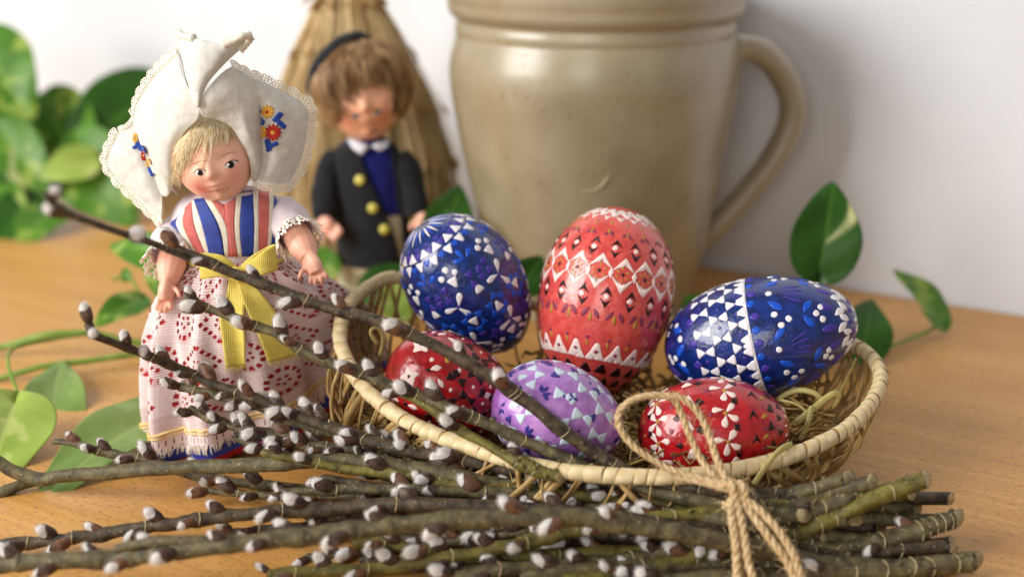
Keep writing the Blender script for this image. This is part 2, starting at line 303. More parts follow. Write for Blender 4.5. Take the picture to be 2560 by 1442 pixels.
# ------------------------------------------------------------------ eggs
def shp(kind, w, h, n=10):
    if kind == 'dot': t = np.arange(n)*2*math.pi/n; return np.c_[np.cos(t)*w/2, np.sin(t)*h/2]
    if kind == 'tri': b = np.array([(-.5, -.45), (-.2, -.5), (.2, -.5), (.5, -.45), (.42, -.2), (.12, .42), (0, .5), (-.12, .42), (-.42, -.2)])
    elif kind == 'drop': b = np.array([(0, -.5), (.12, -.3), (.34, .05), (.42, .25), (.28, .45), (0, .5), (-.28, .45), (-.42, .25), (-.34, .05), (-.12, -.3)])
    elif kind == 'leaf': b = np.array([(0, -.5), (.3, -.25), (.46, .02), (.3, .28), (0, .5), (-.3, .28), (-.46, .02), (-.3, -.25)])
    elif kind == 'bar': b = np.array([(-.3, -.5), (.3, -.5), (.5, .5), (-.5, .5)])
    elif kind == 'dia': b = np.array([(0, -.5), (.25, -.25), (.5, 0), (.25, .25), (0, .5), (-.25, .25), (-.5, 0), (-.25, -.25)])
    elif kind == 'chev': b = np.array([(-.5, -.5), (-.2, .1), (0, .5), (.2, .1), (.5, -.5), (.15, -.12), (0, 0), (-.15, -.12)])
    return b*[w, h]
class Egg:
    def __init__(s, name, c, axis, Ln, B, k, m, label, spin=0., hint=(0, -1, .3), ms=1.):
        s.ms = ms
        s.c = np.array(c, float); s.ax = nrm(axis); h = nrm(hint); s.u = nrm(h-s.ax*np.dot(h, s.ax)); s.v = np.cross(s.ax, s.u); s.L, s.B, s.k = Ln, B, k; s.spin = spin
        a = np.linspace(0, math.pi, 400); x, r = s.xr(a); d = np.hypot(np.diff(x), np.diff(r)); s.arc = np.r_[0, np.cumsum(d)]; s.tot = s.arc[-1]; s.al = a
        A = np.linspace(0, math.pi, 49); PH = np.arange(64)*2*math.pi/64; pts = np.array([[s.pt(q, p) for p in PH] for q in A])
        for i in range(49):
            for j in range(64): v = pts[i, j]; pts[i, j] = s.c+(v-s.c)*(1+.006*nz(v*.5))
        low = pts[..., 2].min(); s.root = empty(name, (s.c[0], s.c[1], low), label, 'egg', 'painted eggs in the basket')
        obj('shell', grid(pts, closed_u=True), m, s.root); s.mb = {}
    def xr(s, a): return -s.L/2*np.cos(a), s.B/2*np.sin(a)*(1+s.k*np.cos(a))
    def pt(s, a, p):
        x, r = s.xr(a); return s.c+s.ax*x+(s.u*math.cos(p)+s.v*math.sin(p))*r
    def at(s, t, p, lift):
        t = min(max(t, .002), .998); a = np.interp(t*s.tot, s.arc, s.al); q = s.pt(a, p); e = 1e-3
        n = nrm(np.cross(s.pt(a, p+e)-s.pt(a, p-e), s.pt(min(a+e, math.pi), p)-s.pt(max(a-e, 0), p))); n = n if np.dot(n, q-s.c) > 0 else -n
        return s.c+(q-s.c)*(1+.006*nz(q*.5))+n*lift
    def mark(s, m, t, p, poly, rot=0., lift=.012, ms=None):
        """poly in cm: x round the egg, y along its axis; p in turns"""
        a = np.interp(t*s.tot, s.arc, s.al); r = max(s.xr(a)[1], .12); c, sn = math.cos(rot), math.sin(rot); V = []; k = len(poly); p0 = (p+s.spin)*2*math.pi
        poly = np.asarray(poly)*(ms or s.ms); poly = poly+rng.normal(0, .012, poly.shape)
        jx, jy = rng.normal(0, .02, 2); q = np.c_[poly[:, 0]*c-poly[:, 1]*sn+jx, poly[:, 0]*sn+poly[:, 1]*c+jy]; cc = q.mean(0)
        for sc, l in ((1, -.01), (.96, lift), (.55, lift*1.2)):
            for x, y in cc+(q-cc)*sc: V.append(s.at(t+y/s.tot, p0+x/r, l))
        V.append(s.at(t+cc[1]/s.tot, p0+cc[0]/r, lift*1.25)); F = []
        for i in range(k): j = (i+1) % k; F += [(i, j, k+j, k+i), (k+i, k+j, 2*k+j, 2*k+i), (2*k+i, 2*k+j, 3*k)]
        s.mb.setdefault(m, MB()).add((np.array(V), F))
    def row(s, m, t, n, poly, rot=0., off=0., lift=.012):
        for i in range(n): s.mark(m, t, (i+off)/n, poly, rot, lift)
    def flower(s, m, t, p, size, n=3, rot=0., kind='drop', fan=2.2):
        for i in range(n):
            a = rot+(i-(n-1)/2)*fan/max(n-1, 1) if fan < 6 else rot+i*2*math.pi/n; d = size*.55*s.ms; r = max(s.xr(np.interp(t*s.tot, s.arc, s.al))[1], .2)
            s.mark(m, t+d*math.cos(a)/s.tot, p-d*math.sin(a)/r/(2*math.pi), shp(kind, size*.5, size), a)
    def kag(s, m, t0, rows, sd, dot=None):
        a = np.interp((t0+rows*.8*sd/s.tot)*s.tot, s.arc, s.al); n = max(3, round(2*math.pi*s.xr(a)[1]/(2*sd))); h = sd*.866
        for j in range(rows):
            for i in range(n):
                p = (i+.5*(j % 2))/n; t = t0+j*1.732*sd/s.tot
                s.mark(m, t, p, shp('tri', sd*.97, h*.97), 0, .012, 1.); s.mark(m, t+h*1.02/s.tot, p, shp('tri', sd*.97, h*.97), math.pi, .012, 1.)
                if dot: s.mark(dot, t+h*.5/s.tot, p+.5/n, shp('dot', .16, .16), 0, .012, 1.)
    def ring(s, m, t, w, lift=.01):
        n = 96; rows = [[s.at(t+dy/s.tot, j*2*math.pi/n, l) for j in range(n)] for dy, l in ((-w/2, -.01), (-w/2*.9, lift), (w/2*.9, lift), (w/2, -.01))]
        s.mb.setdefault(m, MB()).add(grid(rows, closed_u=True))
    def done(s):
        nm = dict(w='white_pattern', pk='pale_pattern', pur='purple_pattern', bl='blue_pattern', lb='pale_blue_pattern', dk='dark_pattern', gd='gold_pattern', mv='mauve_pattern', ind='indigo_pattern', rd='red_pattern')
        for k, mb in s.mb.items(): obj(nm[k], mb.get(), M[k], s.root)['kind'] = 'stuff'
def axis_px(a, b, ya, yb): return P(*b, yb)-P(*a, ya)
def eggs():
    # navy egg leaning on the back, streaked pole up
    A = Egg('painted_egg', P(1172, 716, 53.2), axis_px((1052, 562), (1290, 868), 53.0, 53.6), 7.15, 5.2, .11, M['eA'], 'dark blue egg with white and violet wax marks and streaked pole, propped upright', .0, ms=1.32)
    A.row('w', .085, 15, shp('drop', .11, .66), math.pi); A.row('bl', .09, 15, shp('drop', .1, .6), math.pi, .5); A.row('pur', .152, 16, shp('tri', .24, .16), 0, .5)
    A.row('w', .185, 16, shp('tri', .36, .34), math.pi); A.row('pur', .185, 16, shp('tri', .3, .26), 0, .5); A.row('bl', .24, 16, shp('tri', .3, .22), 0, .0); A.row('w', .24, 16, shp('tri', .36, .34), 0, .5)
    for i in range(7):
        p = i/7+.02
        for dx, dt in ((.0, .305), (.022, .33), (-.02, .335)): A.mark('w', dt, p+dx, shp('dot', .22, .22))
        A.flower('bl', .325, p+.075, .42, 3, math.pi); A.mark('w', .375, p+.0, shp('tri', .38, .36))
        for j, (dx, dt) in enumerate(((.035, .385), (.065, .39), (.095, .385), (.04, .425), (.07, .43), (.1, .425))): A.mark('pur', dt, p+dx, shp('tri', .3, .26), math.pi*(j % 2))
        A.flower('w', .475, p+.03, .5, 3, .4, fan=4.2); A.mark('pur', .475, p+.03, shp('dot', .13, .13)); A.mark('w', .455, p+.1, shp('tri', .34, .34), math.pi)
        A.flower('w', .69, p+.07, .5, 3, 2.8, fan=4.2); A.mark('pur', .69, p+.07, shp('dot', .13, .13))
        for j, (dx, dt) in enumerate(((-.03, .67), (-.005, .68), (.025, .67), (-.02, .715), (.01, .715))): A.mark('pur', dt, p+dx, shp('tri', .3, .26), math.pi*(j % 2))
        for dx, dt in ((.02, .795), (.04, .775), (.0, .765)): A.mark('w', dt, p+dx, shp('dot', .2, .2))
        A.mark('w', .75, p+.09, shp('tri', .36, .36)); A.mark('w', .83, p+.06, shp('tri', .34, .34)); A.mark('bl', .8, p+.1, shp('leaf', .2, .4), .6)
    for i in range(12):
        p = (i+.5)/12; A.mark('w', .58, p, shp('tri', .34, .36), math.pi*(i % 2))
        for j in range(6): a = j*math.pi/3; A.mark('bl', .58+.5*math.cos(a)/A.tot, p+.5*math.sin(a)/2.7/6.283, shp('tri', .32, .24), -a)
    A.row('w', .9, 10, shp('drop', .15, .45)); A.done()
    # large coral egg
    B = Egg('painted_egg', P(1510, 758, 52.6), axis_px((1555, 525), (1468, 975), 54.2, 51.6), 8.75, 6.0, .09, M['eB'], 'large coral egg with bands of white lattice and dark chevrons, standing tallest', .01, ms=1.65)
    n = 18; B.ms = 1.12
    B.row('pk', .105, n, shp('tri', .46, .34), math.pi); B.row('pk', .135, n, shp('tri', .5, .36), 0, .5); B.row('dk', .12, n, shp('dot', .12, .12), 0, .5); B.row('pk', .162, n, shp('chev', .5, .36), 0, 0); B.row('gd', .19, n, shp('leaf', .1, .22), 0, .5)
    B.row('mv', .245, n, shp('leaf', .17, .34), .7, .36); B.row('mv', .245, n, shp('leaf', .17, .34), -.7, .64); B.row('gd', .235, n, shp('leaf', .1, .34), 0, .5)
    B.row('dk', .282, n, shp('chev', .5, .36), math.pi); B.row('pk', .303, n, shp('dot', .21, .21)); B.row('dk', .324, n, shp('chev', .5, .36), 0)
    for i in range(n):
        p = (i+.5)/n
        for sg in (-1, 1): B.mark('pk', .398+sg*.46/B.tot, p, shp('chev', .96, .62), 0 if sg > 0 else math.pi)
        B.mark('pk', .398, p+.5/n, shp('dia', .2, .5)); B.mark('dk', .398, p, shp('dot', .15, .15))
        for j in range(6): B.mark('gd', .398+.26*math.cos(j*1.047)/B.tot, p+.24*math.sin(j*1.047)/2.9/6.283, shp('leaf', .08, .2), -j*1.047)
    B.row('dk', .468, n, shp('chev', .5, .38), math.pi); B.row('pk', .489, n, shp('dot', .21, .21)); B.row('dk', .511, n, shp('chev', .5, .38), 0)
    B.row('mv', .553, n, shp('leaf', .22, .5), .6, .28); B.row('mv', .553, n, shp('leaf', .22, .5), -.6, .72); B.row('gd', .567, n, shp('leaf', .14, .44), 0, .5)
    B.row('pk', .69, n, shp('tri', .6, .66), math.pi); B.row('mv', .695, n, shp('dot', .16, .16), 0, 0, .03); B.row('gd', .665, n, shp('leaf', .1, .28), .3, .5); B.row('mv', .645, n, shp('dot', .16, .16), 0, .5); B.row('pk', .715, n*2, shp('tri', .42, .32), math.pi, .5)
    B.row('dk', .765, n, shp('tri', .5, .44), math.pi, .5); B.row('dk', .82, n, shp('tri', .4, .4), math.pi, 0); B.row('dk', .87, n, shp('tri', .3, .34), math.pi, .5); B.done()
    # deep blue egg lying on its side, white lattice belt
    C = Egg('painted_egg', P(1898, 842, 50.6), axis_px((1662, 885), (2135, 793), 51.3, 49.6), 8.4, 5.2, .06, M['eC'], 'deep blue egg with white triangle lattice belt and petal wreath, lying on its side', .0, ms=1.42)
    n = 14; C.kag('w', .29, 3, .47, 'pur'); C.row('w', .478, 28, shp('tri', .36, .3), math.pi, .5); C.ring('w', .497, .11)
    C.row('pur', .262, n, shp('leaf', .3, .34), 0, .5); C.row('pur', .525, n, shp('leaf', .27, .32), 0, 0); C.row('bl', .522, n, shp('leaf', .27, .28), 0, .5)
    for i in range(6):
        p = i/6+.03
        for t0, sg in ((.63, 1), (.17, -1)):
            q = p+(.07 if sg < 0 else 0)
            for j in range(4): C.mark('pur', t0+sg*.52/C.tot, q+(j-1.5)*.017, shp('drop', .09, .64), (math.pi if sg < 0 else 0)-(j-1.5)*.22*sg)
            C.mark('bl', t0-.02*sg, q+.045, shp('leaf', .26, .56), -.7*sg); C.mark('bl', t0-.02*sg, q-.045, shp('leaf', .26, .56), .7*sg); C.mark('w', t0-.035*sg, q, shp('dot', .2, .2), 0, .02)
            if sg > 0:
                C.mark('bl', t0+.105, q+.05, shp('leaf', .24, .52), .9); C.mark('bl', t0+.10, q+.105, shp('leaf', .24, .52), -.9)
                for dx, dt in ((.075, .135), (.055, .155), (.1, .155), (.07, -.03), (.1, -.01), (.085, .025)): C.mark('w', t0+dt, q+dx, shp('dot', .2, .2))
            else:
                for dx, dt in ((.07, -.02), (.095, -.045), (.07, -.06), (.1, .02)): C.mark('w', t0+dt, q+dx, shp('dot', .2, .2))
    C.row('pur', .81, 12, shp('leaf', .27, .56), 0); C.row('w', .865, 12, shp('leaf', .29, .46), .5, .2); C.row('w', .885, 12, shp('leaf', .25, .42), -.5, .7); C.row('pur', .92, 10, shp('leaf', .2, .3), 0); C.row('w', .955, 7, shp('leaf', .16, .3)); C.done()
    # crimson egg
    D = Egg('painted_egg', P(1128, 968, 47.8), axis_px((985, 895), (1275, 1035), 47.4, 48.4), 5.75, 4.3, .08, M['eD'], 'crimson egg with dark hexagons and pink petals, lying under the navy egg', .02, ms=1.45)
    for i in range(6):
        p = i/6
        for a in range(4): D.mark('pk', .2+.27*math.cos(a*1.57+.78)/D.tot, p+.27*math.sin(a*1.57+.78)/1.5/6.283, shp('tri', .32, .3), -(a*1.57+.78))
        D.mark('dk', .2, p, shp('dot', .1, .1)); D.flower('gd', .33, p+.03, .3, 3, 0); D.mark('pk', .31, p+.09, shp('leaf', .2, .34), .5); D.mark('pk', .36, p-.04, shp('leaf', .18, .32), -.6)
        D.mark('pk', .43, p+.03, shp('leaf', .2, .36), 1.); D.mark('pk', .62, p+.1, shp('leaf', .2, .34), .4)
        D.mark('dk', .75, p+.04, shp('tri', .4, .36), math.pi); D.mark('pk', .8, p, shp('tri', .3, .3)); D.mark('dk', .41, p+.085, shp('dia', .3, .3))
    D.kag('dk', .40, 4, .44, 'pk'); D.row('pk', .27, 6, shp('dot', .14, .14), 0, .4); D.row('rd', .54, 12, shp('leaf', .2, .3), 0, .5); D.row('dk', .27, 12, shp('dia', .16, .2), 0, .3); D.row('dk', .87, 10, shp('tri', .28, .3)); D.done()
    # lilac egg
    E = Egg('painted_egg', P(1394, 1040, 45.4), axis_px((1240, 985), (1550, 1098), 45.3, 45.8), 5.45, 4.25, .07, M['eE'], 'lilac egg with pale blue triangles and indigo leaves, at the front of the basket', .0, ms=1.35)
    E.kag('lb', .40, 3, .55, None); E.row('ind', .475, 9, shp('tri', .3, .28), 0, .25); E.row('ind', .6, 10, shp('tri', .26, .26), math.pi, .5); E.row('ind', .43, 6, shp('dot', .1, .1), 0, .5); E.row('ind', .56, 6, shp('dot', .1, .1), 0, .0)
    for i in range(7):
        p = i/7
        E.mark('lb', .2, p, shp('tri', .34, .32)); E.mark('lb', .245, p+.04, shp('tri', .34, .32), math.pi); E.mark('lb', .245, p-.04, shp('tri', .34, .32), math.pi); E.mark('lb', .295, p, shp('tri', .34, .32))
        E.flower('ind', .12, p+.06, .24, 3, 0, 'leaf'); E.flower('ind', .315, p+.075, .28, 4, .6, 'leaf'); E.mark('ind', .2, p+.07, shp('tri', .26, .26), math.pi/2)
        E.mark('ind', .37, p-.01, shp('tri', .3, .26), math.pi/2); E.mark('lb', .80, p+.05, shp('tri', .3, .3)); E.mark('ind', .84, p, shp('leaf', .2, .34), .6); E.mark('lb', .89, p+.03, shp('tri', .22, .22), math.pi)
    E.done()
    # scarlet egg under the twine loop
    Fg = Egg('painted_egg', P(1782, 1078, 45.6), axis_px((1590, 1092), (1978, 1066), 46.0, 45.2), 6.1, 4.35, .04, M['eF'], 'scarlet egg with columns of pinkish white flowers, lying under the twine loop', .0, ms=1.22)
    for i in range(12):
        p = i/12+.01
        for t0, sg in ((.235, 1), (.575, -1)):
            r = max(Fg.xr(np.interp(t0*Fg.tot, Fg.arc, Fg.al))[1], .3)
            for a in (.55, 1.75, -.9): Fg.mark('pk', t0-sg*.27*math.cos(a)/Fg.tot, p+.3*math.sin(a)/r/6.283, shp('drop', .27, .44), (-a if sg < 0 else a+math.pi))
            Fg.mark('pk', t0+sg*.3/Fg.tot, p-.01, shp('drop', .25, .4), 0 if sg > 0 else math.pi); Fg.mark('gd', t0, p, shp('dot', .14, .14), 0, .03)
            for q in (-1, 1): Fg.mark('dk', t0-.045*sg, p+.042*q, shp('leaf', .16, .34), .9*q)
        Fg.mark('pk', .40, p+.03, shp('tri', .36, .36), math.pi/2); Fg.mark('dk', .455, p+.04, shp('dia', .34, .36)); Fg.mark('dk', .345, p+.0, shp('dia', .26, .3)); Fg.mark('mv', .31, p+.04, shp('dot', .17, .17)); Fg.mark('mv', .5, p+.0, shp('dot', .15, .15))
        Fg.mark('dk', .71, p, shp('chev', .38, .36), math.pi/2); Fg.mark('dk', .1, p, shp('tri', .2, .22)); Fg.mark('gd', .14, p+.05, shp('leaf', .1, .2), .5)
        Fg.mark('dk', .80, p+.04, shp('tri', .3, .32), math.pi/2); Fg.mark('gd', .765, p, shp('leaf', .13, .3), .5); Fg.mark('mv', .76, p+.05, shp('leaf', .13, .3), -.5); Fg.mark('dk', .86, p, shp('tri', .22, .26)); Fg.mark('pk', .91, p+.04, shp('leaf', .12, .22))
    Fg.done()
eggs()

# ------------------------------------------------------------------ basket
RIM = [PZ(a, b, z) for a, b, z in [(862, 890, 5.1), (850, 830, 5.7), (868, 768, 6.2), (930, 712, 6.4), (1005, 694, 6.4), (1180, 728, 5.6), (1450, 782, 4.5), (1800, 822, 4.3), (2040, 838, 4.5), (2145, 868, 4.7), (2198, 925, 4.4), (2188, 990, 4.0), (2120, 1068, 3.6), (2000, 1130, 3.3), (1850, 1172, 3.1), (1700, 1190, 3.0), (1520, 1188, 3.0), (1340, 1165, 3.1), (1160, 1112, 3.3), (1010, 1048, 3.8), (910, 968, 4.4)]]
def build_basket():
    rim = spline(RIM, 400, True); c = rim.mean(0); c[2] = 0
    t = empty('wicker_basket', c, 'shallow oval wicker basket with wrapped pale cane rim, full of painted eggs', 'basket')
    obj('rim_core', tube(rim[::2], .292, 10, True), M['base'], t)
    seg = np.linalg.norm(np.roll(rim, -1, 0)-rim, axis=1); s = np.r_[0, np.cumsum(seg)]; n = 118; pitch = s[-1]/n
    z = np.array([-.494, -.43, .43, .494])*pitch; rr = np.array([.30, .315, .325, .31]); k = 12; a = np.arange(k)*2*math.pi/k
    variants = []
    for q in range(3):
        V = np.array([[(r*math.cos(b)*(1+.03*math.sin(3*b+q*2)), r*math.sin(b), zz+.10*math.cos(b+.4*q)) for b in a] for zz, r in zip(z, rr)])
        variants.append(mesh_data('rim_wrap', grid(V, closed_u=True)[0]*S, grid(V, closed_u=True)[1], M['rattan']))
    T, N, B = frames(rim, True); wd_ = rng.uniform(.65, 1.35, n); wd_ = wd_*n/wd_.sum(); cum = np.r_[0, np.cumsum(wd_)]*pitch
    for i in range(n):
        d = (cum[i]+cum[i+1])/2; x = np.interp(d, s, np.arange(401)); j = int(x) % 400; p = rim[j]+(rim[(j+1) % 400]-rim[j])*(x-int(x))
        o = bpy.data.objects.new('rim_wrap', variants[i % 3]); scene.collection.objects.link(o); o.parent = t
        up = nrm(np.array([0, 0, 1.])-T[j]*T[j][2]); m = Matrix([list(x) for x in np.c_[np.cross(up, T[j]), up, T[j]]]).to_4x4()
        o.matrix_basis = Matrix.Translation(Vector((p-c)*S)) @ m @ Matrix.Rotation(random.uniform(-.5, .5), 4, 'Z') @ Matrix.Scale(random.uniform(.97, 1.04), 4) @ Matrix.Scale(wd_[i], 4, (0, 0, 1))
    # woven base
    nb = 72; base = lambda th, f, zz: c+np.array([math.cos(th)*9.4*f, math.sin(th)*5.1*f, zz]); rows = []
    for f in np.linspace(1, 0.02, 26): rows.append([base(2*math.pi*j/nb, f, .42+.12*math.sin(f*60+(j % 2)*math.pi)) for j in range(nb)])
    rows.insert(0, [base(2*math.pi*j/nb, 1.0, .05) for j in range(nb)]); obj('woven_base', grid(rows, closed_u=True), M['base'], t)
    for rr_, zz in ((1.0, .35), (1.03, .75)): obj('base_coil', tube([base(x, rr_, zz) for x in np.arange(60)*2*math.pi/60], .24, 7, True), M['cane'], t)
    rd = random.Random(5); th0 = np.arctan2(rim[:, 1]-c[1], rim[:, 0]-c[0])
    for i in range(150):
        j = int(i*400/150)+rd.randint(-2, 2); j %= 400; th = th0[j]; q = rim[j]; sh = rd.choice((-1, 1))*rd.uniform(.12, .3); b = c+np.array([math.cos(th+sh)*9.45, math.sin(th+sh)*5.2, .5])
        out = nrm(np.array([math.cos(th), math.sin(th), 0])); m1 = q*.62+b*.38+out*rd.uniform(.5, 1.1); m2 = q*.25+b*.75+out*rd.uniform(.5, 1.1)
        obj('cane_loop', tube(spline([q-out*.1+[0, 0, .1], m1, m2, b], 9), rd.uniform(.07, .16), 6, flat=rd.uniform(.35, .8)), M['cane'], t)
    return t, c, rim
basket, BC, RIMP = build_basket()
def build_straw():
    rd = random.Random(11); mb = MB(); mid = BC
    for i in range(1000):
        th = rd.uniform(0, 6.283); r = math.sqrt(rd.random()); x, y = math.cos(th)*r*10.3, math.sin(th)*r*6.1; h = rd.uniform(.7, 1.6)+2.2*r**3*rd.random()
        a = rd.uniform(0, 6.283); L = rd.uniform(1.2, 3.2); cu = rd.uniform(-1.4, 1.4); pts = []
        for k in range(6):
            f = k/5-.5; aa = a+cu*f; xx, yy = x+L*f*math.cos(aa), y+L*f*math.sin(aa); q = math.hypot(xx/10.6, yy/6.3)
            if q > 1: xx, yy = xx/q, yy/q
            pts.append(mid+[xx, yy, h+.5*math.sin(f*3+cu)*rd.random()])
        mb.add(tube(spline(pts, 7), rd.uniform(.04, .105), 4, caps=False, flat=rd.uniform(.15, .5)))
    tag(obj('nest_straw', mb.get(), M['nest'], None, mid), 'tangled dry straw bedding under the eggs in the basket', 'straw', kind='stuff')
    blades = [([(1945, 1000, 49), (1965, 985, 48.8), (2000, 975, 48.6), (2040, 985, 48.4), (2055, 1010, 48.3), (2030, 1030, 48.2)], .13, 'curled straw loop poking out below the deep blue egg'),
        ([(1985, 1060, 47.2), (2030, 1025, 47.2), (2060, 1000, 47.3), (2085, 985, 47.4), (2098, 992, 47.5), (2085, 1020, 47.5)], .17, 'broad bent straw blade between the scarlet egg and the rim'),
        ([(2000, 1100, 46.6), (2015, 1070, 46.7), (2025, 1040, 46.9), (2030, 1015, 47.1)], .15, 'upright flat straw blade beside the end of the scarlet egg'),
        ([(1885, 1210, 41.9), (1915, 1165, 42.2), (1950, 1125, 42.6), (1978, 1112, 43.2)], .16, 'pale flat straw blade lying across the basket rim'),
        ([(1950, 1000, 48), (1990, 1010, 47.5), (2015, 1030, 47.2), (2020, 1050, 47)], .07, 'thin straw arching over the shoulder of the scarlet egg'),
        ([(945, 860, 50), (930, 840, 49.8), (928, 825, 49.8), (945, 820, 50), (958, 845, 50.2), (950, 890, 50)], .09, 'pale curl of straw inside the rim beside the crimson egg'),
        ([(960, 800, 51.5), (985, 798, 51.5), (1010, 803, 51.6), (1025, 815, 51.6)], .08, 'short pale straw lying just below the navy egg'),
        ([(2090, 1010, 49), (2110, 960, 49.4), (2130, 920, 49.8), (2140, 895, 50)], .11, 'tan straw strand leaning up against the inside of the rim')]
    for pts, w, lab in blades:
        tag(obj('loose_straw', tube(spline([P(*q) for q in pts], 22), w, 6, flat=.35), M['blade']), lab, 'straw', 'loose straw blades in the basket')
build_straw()

# ------------------------------------------------------------------ dolls
def head_grid(c, R3, size, hair_from, cols, blush, nu=120, nv=90, yaw_sharp=1.0):
    sk, hr, bl = [np.array(lin(x)) for x in cols]; V = []; C = []
    lat = np.linspace(-math.pi/2, math.pi/2, nv); lon = np.arange(nu)*2*math.pi/nu-math.pi
    LO, LA = np.meshgrid(lon, lat); g = lambda a, b, sa, sb: np.exp(-((LO-a)/sa)**2-((LA-b)/sb)**2)
    x = np.cos(LA)*np.sin(LO); y = np.cos(LA)*np.cos(LO); z = np.sin(LA)
    jaw = np.clip(-z-.15, 0, 1); x = x*(.93-.16*jaw); y = y*(.97-.05*jaw); z = z*1.02
    r = 1+.112*g(0, -.15, .11, .11)+.05*g(0, .02, .09, .14)+.05*(g(.5, -.28, .28, .22)+g(-.5, -.28, .28, .22))-.045*(g(.38, .10, .17, .12)+g(-.38, .10, .17, .12))+.05*g(0, -.45, .28, .14)+.03*g(0, -.40, .16, .035)-.035*g(0, -.46, .2, .022)+.035*g(0, -.52, .13, .04)-.03*g(0, -.62, .2, .05)+.075*g(0, -.82, .22, .14)+.03*g(0, .55, .6, .3)+.03*(g(.09, -.19, .05, .05)+g(-.09, -.19, .05, .05))
    pts = np.stack([x*r, y*r, z*r], -1)*size
    Wp = c+pts[..., 0:1]*R3[0]+pts[..., 1:2]*R3[1]+pts[..., 2:3]*R3[2]
    col = np.ones((nv, nu, 3))*sk
    for a, b, s1, k in blush: q = (k*g(a, b, s1, s1))[..., None]; col = col*(1-q)+bl*q
    hm = np.clip((LA-hair_from(LO))*8, 0, 1)[..., None]; col = col*(1-hm)+hr*hm
    Vv, Ff = grid(Wp, closed_u=True); return (Vv, Ff), col.reshape(-1, 3)
def cam_frame(roll, yaw, down):
    back = -FWD; r = RGT*math.cos(roll)+UPV*math.sin(roll); u = -RGT*math.sin(roll)+UPV*math.cos(roll)
    f = back*math.cos(yaw)+r*math.sin(yaw); r = np.cross(f, u)*-1; r = r if np.dot(r, RGT) > 0 else -r
    f2 = f*math.cos(down)-u*math.sin(down); u2 = u*math.cos(down)+f*math.sin(down); return np.array([r, f2, u2])
def remesh(o, v, it=6):
    m = o.modifiers.new('fuse', 'REMESH'); m.mode = 'VOXEL'; m.voxel_size = v*S; m.use_smooth_shade = True
    s = o.modifiers.new('soften', 'SMOOTH'); s.iterations = it; s.factor = .5
def arm(mb, path, radii, palm, fingers, rf=.105):
    mb.add(tube(spline(path, 16), np.interp(np.linspace(0, 1, 16), np.linspace(0, 1, len(radii)), radii), 12))
    mb.add(tube(spline(palm[0], 8), np.interp(np.linspace(0, 1, 8), np.linspace(0, 1, len(palm[1])), palm[1]), 12, flat=.62))
    for f in fingers: mb.add(tube(spline(f, 8), np.array([rf*1.05, rf*1.08, rf*1.06, rf*1.04, rf, rf*.97, rf*.86, rf*.55]), 8))
def stripes(n): return n

